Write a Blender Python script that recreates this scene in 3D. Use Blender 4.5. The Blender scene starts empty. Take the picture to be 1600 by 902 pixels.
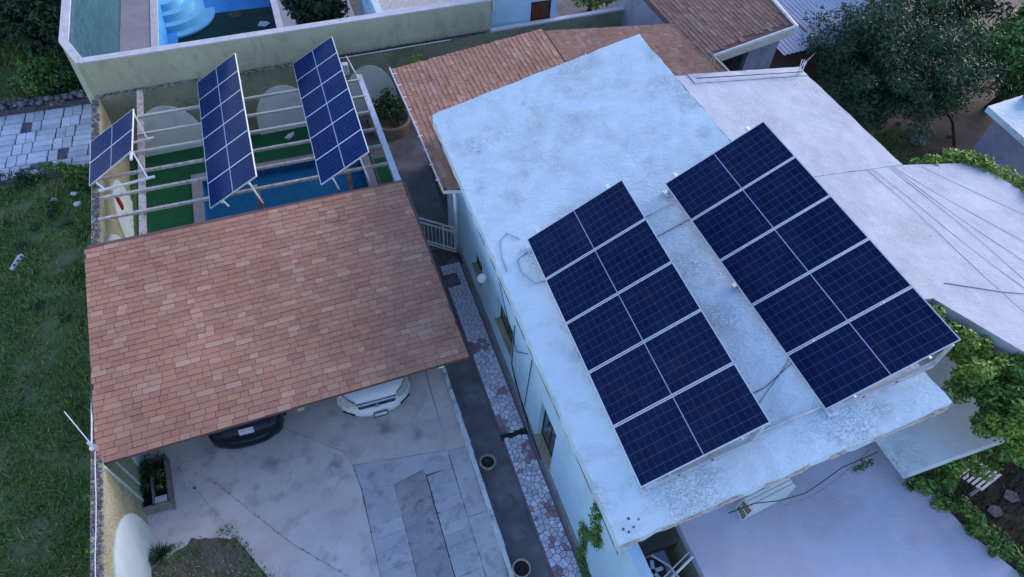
import bpy, math, random
import numpy as np
from mathutils import Vector, Matrix, noise
random.seed(7)
rng = np.random.default_rng(11)
R = math.radians
S = bpy.context.scene
COL = S.collection

# ------------------------------------------------------------------ camera
cam_d = bpy.data.cameras.new("drone_camera")
cam_d.sensor_width = 36.0
cam_d.lens = 1060 / 1600 * 36
cam_d.clip_start = 0.1
cam_d.clip_end = 600
cam = bpy.data.objects.new("drone_camera", cam_d)
COL.objects.link(cam)
RM = ((0.94421, -0.22274, 0.24261), (-0.32596, -0.73745, 0.59154), (0.04715, -0.63762, -0.76891))
cam.matrix_world = Matrix(((RM[0][0], -RM[0][1], -RM[0][2], 0), (RM[1][0], -RM[1][1], -RM[1][2], 0),
                           (RM[2][0], -RM[2][1], -RM[2][2], 14.8), (0, 0, 0, 1)))
S.camera = cam

# ------------------------------------------------------------------ light
SUN_EL, SUN_AZ = R(18), R(75)          # azimuth clockwise from +Y
W = bpy.data.worlds.new("World"); S.world = W
W.use_nodes = True
wn = W.node_tree.nodes; wl = W.node_tree.links
sky = wn.new("ShaderNodeTexSky"); sky.sky_type = 'NISHITA'; sky.sun_disc = False
sky.sun_elevation = SUN_EL; sky.sun_rotation = SUN_AZ
sky.altitude = 200; sky.air_density = 1.2; sky.dust_density = 0.6; sky.ozone_density = 2.6
bg = wn["Background"]; bg.inputs[1].default_value = 0.15
tint = wn.new("ShaderNodeMix"); tint.data_type = 'RGBA'; tint.blend_type = 'MULTIPLY'; tint.inputs[0].default_value = 1
tint.inputs[7].default_value = (1.0, .92, 1.04, 1)            # rosy dusk air
wl.new(sky.outputs[0], tint.inputs[6]); wl.new(tint.outputs[2], bg.inputs[0])
sd = bpy.data.lights.new("sun", 'SUN'); sd.energy = 1.45; sd.angle = R(35); sd.color = (1.0, 0.80, 0.76)
sun = bpy.data.objects.new("sun", sd); COL.objects.link(sun)
sv = Vector((math.sin(SUN_AZ) * math.cos(SUN_EL), math.cos(SUN_AZ) * math.cos(SUN_EL), math.sin(SUN_EL)))
sun.rotation_euler = sv.to_track_quat('Z', 'Y').to_euler()
sun.location = (60, 20, 40)
S.view_settings.view_transform = 'Standard'
S.view_settings.look = 'None'
S.view_settings.gamma = 1.0
S.view_settings.exposure = 1.38

# ------------------------------------------------------------------ materials
def M(name, c1, c2=None, sc=1.2, rough=.85, bump=0., bsc=30., c3=None, sc3=9., f3=.5, isl=0., obr=0., spec=.3,
      metal=0., lo=.35, hi=.65, bump2=0., bsc2=4., det=5., bd=.02, st=None, c4=None, sc4=30., f4=.4, t4=(.56, .64)):
    m = bpy.data.materials.new(name); m.use_nodes = True
    n = m.node_tree.nodes; l = m.node_tree.links
    b = n["Principled BSDF"]
    b.inputs["Roughness"].default_value = rough
    b.inputs["Metallic"].default_value = metal
    b.inputs["Specular IOR Level"].default_value = spec
    geo = n.new("ShaderNodeNewGeometry")
    def noi(scale, detail=5.):
        t = n.new("ShaderNodeTexNoise"); t.inputs["Scale"].default_value = scale; t.inputs["Detail"].default_value = detail
        t.inputs["Roughness"].default_value = .6
        if st:
            vm = n.new("ShaderNodeVectorMath"); vm.operation = 'MULTIPLY'; vm.inputs[1].default_value = st
            l.new(geo.outputs["Position"], vm.inputs[0]); l.new(vm.outputs[0], t.inputs["Vector"])
        else: l.new(geo.outputs["Position"], t.inputs["Vector"])
        return t
    def rmp(src, a, bb):
        r = n.new("ShaderNodeMapRange"); r.inputs[1].default_value = a; r.inputs[2].default_value = bb
        l.new(src, r.inputs[0]); return r.outputs[0]
    def mix(fac, a, bb, mode='MIX'):
        x = n.new("ShaderNodeMix"); x.data_type = 'RGBA'; x.blend_type = mode
        for sock, v in ((x.inputs[0], fac), (x.inputs[6], a), (x.inputs[7], bb)):
            if hasattr(v, "is_output"): l.new(v, sock)
            elif isinstance(v, (int, float)): sock.default_value = v
            else: sock.default_value = (*v, 1) if len(v) == 3 else v
        return x.outputs[2]
    cur = c1
    if c2: cur = mix(rmp(noi(sc, det).outputs[0], lo, hi), c1, c2)
    if c3:
        fac = rmp(noi(sc3).outputs[0], .52, .68)
        mm = n.new("ShaderNodeMath"); mm.operation = 'MULTIPLY'; mm.inputs[1].default_value = f3; l.new(fac, mm.inputs[0])
        cur = mix(mm.outputs[0], cur, c3)
    if c4:
        mm = n.new("ShaderNodeMath"); mm.operation = 'MULTIPLY'; mm.inputs[1].default_value = f4; l.new(rmp(noi(sc4, 3.).outputs[0], *t4), mm.inputs[0])
        cur = mix(mm.outputs[0], cur, c4)
    if isl or obr:
        src = geo.outputs["Random Per Island"] if isl else None
        if obr:
            oi = n.new("ShaderNodeObjectInfo"); src = oi.outputs["Random"]
        v = rmp(src, 0, 1); v.node.inputs[3].default_value = 1 - (isl or obr); v.node.inputs[4].default_value = 1 + (isl or obr)
        cc = n.new("ShaderNodeCombineColor")
        for k in range(3): l.new(v, cc.inputs[k])
        cur = mix(1.0, cur, cc.outputs[0], 'MULTIPLY')
    if hasattr(cur, "is_output"): l.new(cur, b.inputs["Base Color"])
    else: b.inputs["Base Color"].default_value = (*cur, 1)
    prev = None
    for bst, scl in ((bump2, bsc2), (bump, bsc)):
        if bst:
            bp = n.new("ShaderNodeBump"); bp.inputs["Strength"].default_value = min(1, bst); bp.inputs["Distance"].default_value = bd if scl > 12 else max(.06, bd)
            l.new(noi(scl, 4.).outputs[0], bp.inputs["Height"])
            if prev: l.new(prev, bp.inputs["Normal"])
            prev = bp.outputs[0]
    if prev: l.new(prev, b.inputs["Normal"])
    return m

def stain(m, cx, cy, r, dark):
    n = m.node_tree.nodes; l = m.node_tree.links; b = n["Principled BSDF"]
    geo = n.new("ShaderNodeNewGeometry"); d = n.new("ShaderNodeVectorMath"); d.operation = 'DISTANCE'; d.inputs[1].default_value = (cx, cy, .05)
    l.new(geo.outputs["Position"], d.inputs[0])
    t = n.new("ShaderNodeTexNoise"); t.inputs["Scale"].default_value = 5; t.inputs["Detail"].default_value = 6; l.new(geo.outputs["Position"], t.inputs["Vector"])
    mu = n.new("ShaderNodeMath"); mu.operation = 'MULTIPLY_ADD'; mu.inputs[1].default_value = -r * 2.2; l.new(t.outputs[0], mu.inputs[0]); l.new(d.outputs["Value"], mu.inputs[2])
    r_ = n.new("ShaderNodeMapRange"); r_.inputs[1].default_value = 0; r_.inputs[2].default_value = -r * .9; r_.inputs[4].default_value = .62; l.new(mu.outputs[0], r_.inputs[0])
    src = b.inputs["Base Color"].links[0].from_socket
    x = n.new("ShaderNodeMix"); x.data_type = 'RGBA'; l.new(r_.outputs[0], x.inputs[0]); l.new(src, x.inputs[6]); x.inputs[7].default_value = (*dark, 1)
    l.new(x.outputs[2], b.inputs["Base Color"])

def crackle(m, mask_sc, fleck_sc, thr, dark, amount, bump):
    """patches of blistered, cracked coating: darker flecks with relief where a broad mask allows them"""
    n = m.node_tree.nodes; l = m.node_tree.links; b = n["Principled BSDF"]
    geo = n.new("ShaderNodeNewGeometry")
    def nz(sc, dist=0., det=4.):
        t = n.new("ShaderNodeTexNoise"); t.inputs["Scale"].default_value = sc; t.inputs["Detail"].default_value = det; t.inputs["Distortion"].default_value = dist
        l.new(geo.outputs["Position"], t.inputs["Vector"]); return t.outputs[0]
    def mr(src, a, bb):
        r = n.new("ShaderNodeMapRange"); r.inputs[1].default_value = a; r.inputs[2].default_value = bb; l.new(src, r.inputs[0]); return r.outputs[0]
    mask = mr(nz(mask_sc), thr, thr + .16)
    ab = n.new("ShaderNodeMath"); ab.operation = 'ABSOLUTE'; sb = n.new("ShaderNodeMath"); sb.operation = 'SUBTRACT'; sb.inputs[1].default_value = .5
    l.new(nz(fleck_sc, 1.2, 2.), sb.inputs[0]); l.new(sb.outputs[0], ab.inputs[0])
    fl = mr(ab.outputs[0], .035, .0)
    mu = n.new("ShaderNodeMath"); mu.operation = 'MULTIPLY'; l.new(mask, mu.inputs[0]); l.new(fl, mu.inputs[1])
    m2 = n.new("ShaderNodeMath"); m2.operation = 'MULTIPLY'; m2.inputs[1].default_value = amount; l.new(mu.outputs[0], m2.inputs[0])
    src = b.inputs["Base Color"].links[0].from_socket
    x = n.new("ShaderNodeMix"); x.data_type = 'RGBA'; l.new(m2.outputs[0], x.inputs[0]); l.new(src, x.inputs[6]); x.inputs[7].default_value = (*dark, 1)
    l.new(x.outputs[2], b.inputs["Base Color"])
    bp = n.new("ShaderNodeBump"); bp.invert = True; bp.inputs["Strength"].default_value = bump; bp.inputs["Distance"].default_value = .03
    l.new(mu.outputs[0], bp.inputs["Height"])
    if b.inputs["Normal"].links: l.new(b.inputs["Normal"].links[0].from_socket, bp.inputs["Normal"])
    l.new(bp.outputs[0], b.inputs["Normal"])

def nodes_of(m):
    return m.node_tree.nodes, m.node_tree.links, m.node_tree.nodes["Principled BSDF"]

def math_node(n, l, op, a, b=None, clamp=False):
    x = n.new("ShaderNodeMath"); x.operation = op; x.use_clamp = clamp
    for s, v in ((x.inputs[0], a), (x.inputs[1], b)):
        if v is None: continue
        if hasattr(v, "is_output"): l.new(v, s)
        else: s.default_value = v
    return x.outputs[0]

MAT = {}
MAT['roof_white'] = M("white_roof_coating", (.53, .66, .715), (.60, .735, .795), sc=1.1, rough=.65, bump=.5, bsc=18, bump2=.4, bsc2=4.5, bd=.03, st=(.7, 1.3, 1),
                      c3=(.52, .63, .71), sc3=.8, f3=.4, spec=.3, c4=(.60, .70, .80), sc4=5, f4=.5, t4=(.55, .68))
crackle(MAT['roof_white'], .75, 15, .50, (.32, .42, .52), .22, .8)
crackle(MAT['roof_white'], 2.2, 40, .52, (.28, .36, .44), .3, .5)
MAT['roof_lilac'] = M("pale_roof_coating", (.325, .385, .44), (.41, .475, .53), sc=1.1, rough=.75, bump=.35, bsc=20, bump2=.3, bsc2=3, bd=.025,
                      c3=(.345, .37, .44), sc3=.8, f3=.6, c4=(.46, .52, .58), sc4=4, f4=.4, t4=(.55, .68))
crackle(MAT['roof_lilac'], .9, 13, .54, (.24, .27, .34), .5, .6)
MAT['roof_front'] = M("faded_roof_coating", (.43, .425, .50), (.55, .55, .65), sc=.6, rough=.8, bump=.35, bsc=20, bump2=.2, bsc2=2.5, bd=.025,
                      c3=(.47, .41, .48), sc3=.7, f3=.6, c4=(.48, .53, .66), sc4=2.2, f4=.45, t4=(.52, .7))
crackle(MAT['roof_front'], 1.1, 24, .55, (.20, .21, .28), .3, .4)
MAT['edge_pink'] = M("worn_plaster_edge", (.48, .40, .36), (.58, .52, .47), sc=6, bump=.6, bsc=30, c3=(.18, .13, .11), sc3=14, f3=.7)
MAT['wall_white'] = M("pale_wall_paint", (.37, .54, .655), (.44, .63, .755), sc=.8, bump=.3, bsc=30, st=(1, 1, .5), c4=(.28, .37, .42), sc4=3.2, f4=.35, t4=(.56, .72), c3=(.266, .424, .520), sc3=1.7, f3=.35)
MAT['wall_base'] = M("damp_grey_cement", (.20, .21, .22), (.28, .28, .29), sc=2.2, bump=.4, bsc=30, c3=(.12, .12, .13), sc3=4, f3=.6)
MAT['stucco_yellow'] = M("rough_yellow_stucco", (.40, .39, .22), (.50, .49, .31), sc=1.3, bump=1.0, bsc=20, bump2=.6, bsc2=9, bd=.07, c4=(.17, .16, .10), sc4=19, f4=.75, t4=(.55, .66),
                         c3=(.240, .244, .172), sc3=2.1, f3=.5)
MAT['stucco_grey'] = M("weathered_olive_stucco", (.29, .285, .18), (.37, .36, .235), sc=1.0, bump=1.0, bsc=20, bump2=.6, bsc2=9, bd=.07, c4=(.12, .12, .08), sc4=22, f4=.5, t4=(.54, .66),
                       c3=(.174, .174, .120), sc3=1.6, f3=.6)
MAT['wall_olive'] = M("smooth_olive_plaster", (.375, .375, .245), (.47, .468, .315), sc=.6, bump=.25, bsc=20, c3=(.280, .281, .204), sc3=1.1, f3=.55, st=(1, 1, .45), c4=(.24, .235, .17), sc4=5, f4=.5, t4=(.55, .7))
MAT['arch_white'] = M("smooth_white_plaster", (.504, .608, .588), (.600, .716, .700), sc=1.2, bump=.12, bsc=30, c3=(.396, .472, .462), sc3=1.5, f3=.5)
MAT['arch_rear'] = M("brightened_beige_plaster", (.70, .74, .66), (.79, .80, .74), sc=1.2, bump=.15, bsc=30, c3=(.42, .45, .40), sc3=1.5, f3=.5)  # brightened copy of the arch plaster, offsetting the shade on the rear wall
MAT['coping_pale'] = M("pale_coping_cement", (.44, .44, .47), (.54, .54, .56), sc=3, bump=.4, bsc=30, c3=(.28, .27, .28), sc3=6, f3=.5)
MAT['rubble'] = M("purple_grey_rubble", (.10, .085, .105), (.19, .165, .19), sc=8, bump=.8, bsc=35, isl=.45)
MAT['concrete'] = M("driveway_concrete", (.56, .52, .51), (.80, .71, .635), sc=.5, bump=.6, bsc=30, bd=.02, c3=(.30, .30, .32), sc3=2.4, f3=.55, obr=.05, lo=.3, hi=.66,
                    c4=(.70, .56, .48), sc4=.6, f4=.6, t4=(.48, .62))
crackle(MAT['concrete'], 1.3, 19, .50, (.17, .17, .18), .5, .4)
stain(MAT['concrete'], .33, 8.12, .26, (.13, .125, .13)); stain(MAT['concrete'], 1.02, 7.75, .16, (.20, .19, .19)); stain(MAT['concrete'], -.95, 7.6, .20, (.22, .21, .21)); stain(MAT['concrete'], -2.3, 8.0, .25, (.26, .25, .25))
MAT['concrete_light'] = M("pale_concrete_strip", (.48, .48, .50), (.58, .56, .555), sc=1.6, bump=.4, bsc=35, c3=(.208, .195, .205), sc3=3.2, f3=.55, obr=.06)
crackle(MAT['concrete_light'], 1.8, 17, .50, (.17, .16, .17), .55, .5)
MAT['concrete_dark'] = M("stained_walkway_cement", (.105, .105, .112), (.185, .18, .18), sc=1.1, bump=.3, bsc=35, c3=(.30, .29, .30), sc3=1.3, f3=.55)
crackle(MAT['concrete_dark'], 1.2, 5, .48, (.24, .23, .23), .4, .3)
MAT['soil'] = M("dry_soil", (.15, .115, .10), (.23, .17, .145), sc=2.4, bump=.9, bsc=30, bd=.05, c3=(.11, .115, .06), sc3=2.2, f3=.85, c4=(.30, .26, .25), sc4=22, f4=.5, bump2=.5, bsc2=8)
MAT['strip_soil'] = M("gravelly_soil", (.34, .325, .335), (.46, .43, .43), sc=2.2, bump=.9, bsc=35, c3=(.13, .12, .125), sc3=4.5, f3=.7)
MAT['yard'] = M("bare_yard_earth", (.09, .078, .066), (.20, .17, .145), sc=.45, bump=.8, bsc=14, c3=(.035, .036, .024), sc3=.7, f3=.8, bump2=.5, bsc2=3)
MAT['lawn_soil'] = M("weedy_field_earth", (.08, .13, .045), (.15, .185, .072), sc=.7, bump=.9, bsc=18, c3=(.20, .17, .10), sc3=.8, f3=.8, bump2=.5, bsc2=5)
MAT['turf'] = M("artificial_turf", (.005, .088, .033), (.007, .115, .045), sc=2.2, rough=.95, bump=.6, bsc=60, c3=(.004, .064, .027), sc3=1.1, f3=.7)
MAT['tarp'] = M("turquoise_netting", (.006, .055, .085), (.012, .082, .115), sc=4, rough=.7, bump=.6, bsc=14, c3=(.04, .15, .19), sc3=9, f3=.45, st=(1, .35, .9))
MAT['deck'] = M("pool_deck_cement", (.225, .22, .245), (.295, .28, .305), sc=.9, bump=.3, bsc=30, c3=(.294, .270, .315), sc3=1.8, f3=.5)
MAT['white_trim'] = M("white_enamel_trim", (.70, .71, .73), (.62, .63, .65), sc=4, rough=.5, c3=(.42, .38, .35), sc3=8, f3=.4)
MAT['curb_white'] = M("chipped_white_kerb_paint", (.74, .76, .77), (.62, .63, .64), sc=5, bump=.7, bsc=30, c3=(.22, .20, .19), sc3=6, f3=.75)
MAT['alu'] = M("mill_aluminium", (.72, .74, .77), None, rough=.38, metal=.55, spec=.5)
MAT['galv'] = M("galvanised_steel", (.55, .58, .62), (.65, .68, .72), sc=9, rough=.45, metal=.5)
MAT['wood_peel'] = M("peeling_white_timber", (.52, .48, .45), (.40, .33, .28), sc=7, bump=.5, bsc=40, c3=(.20, .11, .075), sc3=11, f3=.8)
MAT['rust'] = M("rusty_orange_steel", (.26, .115, .06), (.42, .30, .24), sc=6, bump=.4, bsc=40)
MAT['dark'] = M("dark_interior", (.02, .021, .024), (.03, .03, .033), sc=3)
MAT['cable'] = M("black_cable", (.018, .018, .022), None, rough=.6)
MAT['cable_grey'] = M("grey_cable", (.30, .31, .37), None, rough=.6)
MAT['pool_blue'] = M("blue_pool_paint", (.035, .22, .50), (.05, .29, .60), sc=1.4, rough=.6, bump=.15, bsc=20, c3=(.025, .16, .40), sc3=2.5, f3=.4)
MAT['pool_step'] = M("pale_blue_step_paint", (.13, .42, .62), (.18, .50, .68), sc=2, rough=.6, bump=.15, bsc=20)
MAT['pool_tile'] = M("dark_blue_mosaic", (.018, .095, .23), (.028, .14, .30), sc=3.5, rough=.5, bump=.5, bsc=18, c3=(.05, .20, .36), sc3=7, f3=.6)
MAT['pool_tile_step'] = M("light_blue_mosaic", (.09, .26, .40), (.13, .34, .48), sc=3.5, rough=.5, bump=.4, bsc=18)
MAT['algae'] = M("brown_algae_scum", (.06, .065, .035), (.13, .11, .065), sc=9, bump=.9, bsc=40)
MAT['terracotta'] = M("tan_planter_clay", (.26, .19, .13), (.33, .25, .18), sc=3, bump=.4, bsc=30)
MAT['potsoil'] = M("dark_potting_soil", (.018, .014, .012), (.032, .025, .022), sc=9, bump=1, bsc=40)
MAT['pot'] = M("cream_pot_glaze", (.42, .37, .29), (.33, .28, .22), sc=6, rough=.6)
MAT['plank'] = M("grey_planter_board", (.20, .18, .17), (.28, .26, .25), sc=5, bump=.4, bsc=40, obr=.15)
MAT['door_brown'] = M("varnished_brown_door", (.14, .045, .022), (.10, .032, .016), sc=6, rough=.5)
MAT['gutter_blue'] = M("white_gutter_metal", (.62, .66, .74), (.52, .56, .64), sc=3, rough=.4)
MAT['fascia_cream'] = M("cream_fascia_board", (.45, .43, .36), (.52, .50, .44), sc=2.5, rough=.7)
MAT['brown_wall'] = M("dark_brick_wall", (.10, .07, .065), (.14, .10, .09), sc=3, bump=.8, bsc=22)
MAT['grey_house'] = M("grey_blue_stucco", (.21, .215, .29), (.28, .285, .36), sc=1.6, bump=.7, bsc=22, c3=(.15, .15, .22), sc3=3, f3=.6)
MAT['bark'] = M("dark_bark", (.055, .042, .034), (.085, .068, .055), sc=6, bump=1, bsc=30)
MAT['paver'] = M("pale_paver_concrete", (.60, .61, .66), (.74, .75, .79), sc=2.2, bump=.5, bsc=30, c3=(.40, .38, .43), sc3=2.4, f3=.5, obr=.16)
MAT['cooler'] = M("pale_blue_cooler_metal", (.42, .50, .53), (.50, .57, .59), sc=2.5, rough=.5)
MAT['carwhite'] = M("white_car_paint", (.72, .74, .76), None, rough=.22, spec=.6)
MAT['carblack'] = M("navy_black_car_paint", (.006, .010, .022), None, rough=.22, spec=.25)
MAT['rubber'] = M("black_rubber", (.012, .012, .013), None, rough=.7)
MAT['carglass'] = M("dark_car_glass", (.012, .014, .018), None, rough=.05, spec=.7)
MAT['lamp_glass'] = M("amber_tinted_lamp_lens", (.30, .29, .24), (.45, .44, .38), sc=14, rough=.12, spec=.7)
MAT['chrome'] = M("chrome_trim", (.6, .62, .66), None, rough=.15, metal=1.)
MAT['redpaint'] = M("red_lamp_plastic", (.30, .02, .02), None, rough=.4)
MAT['glasspane'] = M("dim_window_glass", (.035, .042, .055), (.055, .062, .08), sc=3, rough=.06, spec=.6)
MAT['litter'] = M("white_scrap", (.62, .64, .68), (.5, .5, .55), sc=9)
MAT['metal_sheet'] = M("grey_blue_zinc_sheet", (.40, .44, .53), (.48, .52, .60), sc=.9, rough=.5, metal=.25, c3=(.32, .35, .43), sc3=2.2, f3=.5)
MAT['bench'] = M("white_bench_paint", (.52, .55, .60), (.42, .44, .49), sc=5, rough=.6)
MAT['slabstone'] = M("grey_stepping_stone", (.10, .09, .10), (.13, .12, .13), sc=4, bump=.5, bsc=30)

def leafmat(name, c1, c2, c3=None, f3=.4):
    m = M(name, c1, c2, sc=1.1, rough=.6, isl=.45, c3=c3, sc3=.9, f3=f3, spec=.25)
    return m
MAT['leaf_dark'] = leafmat("dark_tree_leaf", (.016, .040, .020), (.036, .074, .030), (.055, .09, .03), .3)
MAT['leaf_mesq'] = leafmat("grey_green_leaf", (.018, .052, .028), (.040, .092, .044), (.07, .13, .04), .4)
MAT['leaf_mid'] = leafmat("mid_green_leaf", (.05, .135, .036), (.11, .21, .042), (.17, .23, .045), .4)
MAT['leaf_bright'] = leafmat("yellow_green_leaf", (.11, .215, .034), (.22, .32, .045), (.37, .42, .06), .6)
MAT['leaf_vine'] = leafmat("vine_leaf", (.065, .16, .034), (.15, .26, .042), (.29, .35, .055), .55)
MAT['leaf_garden'] = leafmat("dark_garden_leaf", (.024, .062, .024), (.05, .10, .034))  # darker green leaf for shrubs, agaves, moss and garden grass
MAT['grass'] = leafmat("field_grass_blade", (.11, .225, .055), (.20, .31, .075), (.36, .34, .14), .65)

# roofing shingle
def shingle_mat():
    m = M("red_brown_shingle", (.20, .105, .085), None, rough=.9, bump=.5, bsc=60)
    n, l, b = nodes_of(m)
    geo = n.new("ShaderNodeNewGeometry"); oi = n.new("ShaderNodeObjectInfo")
    s = math_node(n, l, 'FRACT', math_node(n, l, 'ADD', geo.outputs["Random Per Island"], oi.outputs["Random"]))
    cr = n.new("ShaderNodeValToRGB"); e = cr.color_ramp.elements
    cr.color_ramp.interpolation = 'CONSTANT'
    cols = [(0, (0.357, 0.181, 0.123)), (0.16, (0.394, 0.208, 0.138)), (0.34, (0.372, 0.191, 0.129)), (0.5, (0.402, 0.217, 0.144)), (0.66, (0.413, 0.209, 0.131)), (0.78, (0.428, 0.241, 0.163)), (0.89, (0.458, 0.277, 0.196)), (0.965, (0.331, 0.163, 0.116))]
    e[0].position = 0; e[0].color = (*cols[0][1], 1)
    e[1].position = cols[1][0]; e[1].color = (*cols[1][1], 1)
    for p, c in cols[2:]:
        k = e.new(p); k.color = (*c, 1)
    l.new(s, cr.inputs[0])
    t = n.new("ShaderNodeTexNoise"); t.inputs["Scale"].default_value = .55; t.inputs["Detail"].default_value = 6
    l.new(geo.outputs["Position"], t.inputs["Vector"])
    mr = n.new("ShaderNodeMapRange"); mr.inputs[1].default_value = .3; mr.inputs[2].default_value = .7; mr.inputs[3].default_value = .80; mr.inputs[4].default_value = 1.14
    l.new(t.outputs[0], mr.inputs[0])
    cc = n.new("ShaderNodeCombineColor")
    for k in range(3): l.new(mr.outputs[0], cc.inputs[k])
    x = n.new("ShaderNodeMix"); x.data_type = 'RGBA'; x.blend_type = 'MULTIPLY'; x.inputs[0].default_value = 1
    l.new(cr.outputs[0], x.inputs[6]); l.new(cc.outputs[0], x.inputs[7]); l.new(x.outputs[2], b.inputs["Base Color"])
    return m
MAT['shingle'] = shingle_mat()
def old_shingle():
    m = MAT['shingle'].copy(); m.name = "mossy_old_shingle"; n, l, b = nodes_of(m)
    src = b.inputs["Base Color"].links[0].from_socket
    x = n.new("ShaderNodeMix"); x.data_type = 'RGBA'; x.blend_type = 'MULTIPLY'; x.inputs[0].default_value = 1
    l.new(src, x.inputs[6]); x.inputs[7].default_value = (.60, .68, .76, 1); l.new(x.outputs[2], b.inputs["Base Color"]); return m
MAT['shingle_old'] = old_shingle()
MAT['deckboard'] = M("shingle_underlay", (.13, .075, .066), (.16, .09, .08), sc=3, rough=.95)

def paving_mat():
    m = M("lilac_flagstone", (.60, .60, .68), (.74, .73, .78), sc=7, rough=.7, bump=.3, bsc=30)
    n, l, b = nodes_of(m)
    src = b.inputs["Base Color"].links[0].from_socket
    oi = n.new("ShaderNodeObjectInfo")
    t = n.new("ShaderNodeTexNoise"); t.inputs["Scale"].default_value = 1.9; t.inputs["Detail"].default_value = 2
    l.new(oi.outputs["Location"], t.inputs["Vector"])
    a = math_node(n, l, 'ADD', t.outputs[0], math_node(n, l, 'MULTIPLY', oi.outputs["Random"], .16))
    f = math_node(n, l, 'GREATER_THAN', a, .675)
    x = n.new("ShaderNodeMix"); x.data_type = 'RGBA'
    l.new(f, x.inputs[0]); l.new(src, x.inputs[6]); x.inputs[7].default_value = (.36, .22, .24, 1)
    v = math_node(n, l, 'ADD', math_node(n, l, 'MULTIPLY', oi.outputs["Random"], .45), .72)
    cc = n.new("ShaderNodeCombineColor")
    for k in range(3): l.new(v, cc.inputs[k])
    y = n.new("ShaderNodeMix"); y.data_type = 'RGBA'; y.blend_type = 'MULTIPLY'; y.inputs[0].default_value = 1
    l.new(x.outputs[2], y.inputs[6]); l.new(cc.outputs[0], y.inputs[7]); l.new(y.outputs[2], b.inputs["Base Color"])
    return m
MAT['flag'] = paving_mat()
MAT['grout'] = M("plum_grey_grout", (.15, .115, .15), (.22, .17, .205), sc=4, bump=.5, bsc=40)

def cell_mat(name, base, line, lw_a, lw_b, rough, dark, sa=.3, sb=.6, midw=.0036, midc=(.34, .38, .55), spec=.08):
    m = bpy.data.materials.new(name); m.use_nodes = True
    n, l, b = nodes_of(m)
    uv = n.new("ShaderNodeUVMap")
    sp = n.new("ShaderNodeSeparateXYZ"); l.new(uv.outputs[0], sp.inputs[0])
    def grid(src, cnt, w):
        fr = math_node(n, l, 'FRACT', math_node(n, l, 'MULTIPLY', src, cnt))
        d = math_node(n, l, 'ABSOLUTE', math_node(n, l, 'SUBTRACT', fr, .5))
        mr = n.new("ShaderNodeMapRange"); mr.inputs[1].default_value = .5 - w; mr.inputs[2].default_value = .5 - w * .4
        l.new(d, mr.inputs[0]); return mr.outputs[0], math_node(n, l, 'FLOOR', math_node(n, l, 'MULTIPLY', src, cnt))
    gu, fu = grid(sp.outputs[0], 18, lw_a); gv, fv = grid(sp.outputs[1], 6, lw_b)
    gu2 = math_node(n, l, 'MULTIPLY', gu, sa)
    g = math_node(n, l, 'MAXIMUM', gu2, math_node(n, l, 'MULTIPLY', gv, sb))
    mid = math_node(n, l, 'LESS_THAN', math_node(n, l, 'ABSOLUTE', math_node(n, l, 'SUBTRACT', sp.outputs[0], .5)), midw)
    wn_ = n.new("ShaderNodeTexWhiteNoise"); wn_.noise_dimensions = '3D'
    cb = n.new("ShaderNodeCombineXYZ"); l.new(fu, cb.inputs[0]); l.new(fv, cb.inputs[1])
    oi = n.new("ShaderNodeObjectInfo"); l.new(math_node(n, l, 'MULTIPLY', oi.outputs["Random"], 97.), cb.inputs[2])
    l.new(cb.outputs[0], wn_.inputs[0])
    tone = n.new("ShaderNodeMix"); tone.data_type = 'RGBA'
    l.new(wn_.outputs[0], tone.inputs[0]); tone.inputs[6].default_value = (*dark, 1); tone.inputs[7].default_value = (*base, 1)
    x = n.new("ShaderNodeMix"); x.data_type = 'RGBA'
    l.new(g, x.inputs[0]); l.new(tone.outputs[2], x.inputs[6]); x.inputs[7].default_value = (*line, 1)
    xm = n.new("ShaderNodeMix"); xm.data_type = 'RGBA'; l.new(mid, xm.inputs[0]); l.new(x.outputs[2], xm.inputs[6]); xm.inputs[7].default_value = (*midc, 1)
    geo = n.new("ShaderNodeNewGeometry"); du = n.new("ShaderNodeTexNoise"); du.inputs["Scale"].default_value = 2.5; du.inputs["Detail"].default_value = 6
    l.new(geo.outputs["Position"], du.inputs["Vector"])
    dm = n.new("ShaderNodeMapRange"); dm.inputs[1].default_value = .45; dm.inputs[2].default_value = .75; dm.inputs[4].default_value = .016; l.new(du.outputs[0], dm.inputs[0])
    da = math_node(n, l, 'ADD', dm.outputs[0], math_node(n, l, 'MULTIPLY', oi.outputs["Random"], .010))
    xd = n.new("ShaderNodeMix"); xd.data_type = 'RGBA'; l.new(da, xd.inputs[0]); l.new(xm.outputs[2], xd.inputs[6]); xd.inputs[7].default_value = (.42, .42, .42, 1)
    l.new(xd.outputs[2], b.inputs["Base Color"])
    b.inputs["Roughness"].default_value = rough
    b.inputs["Specular IOR Level"].default_value = spec
    return m
MAT['cells'] = cell_mat("navy_solar_cells", (.003, .013, .058), (.12, .14, .25), .055, .032, .16, (.002, .009, .044), .22, .46)
MAT['cells_blue'] = cell_mat("blue_solar_cells", (.002, .024, .12), (.05, .085, .22), .09, .07, .2, (.002, .015, .080), .4, .5, .010, (.36, .41, .55), .03)

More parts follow.
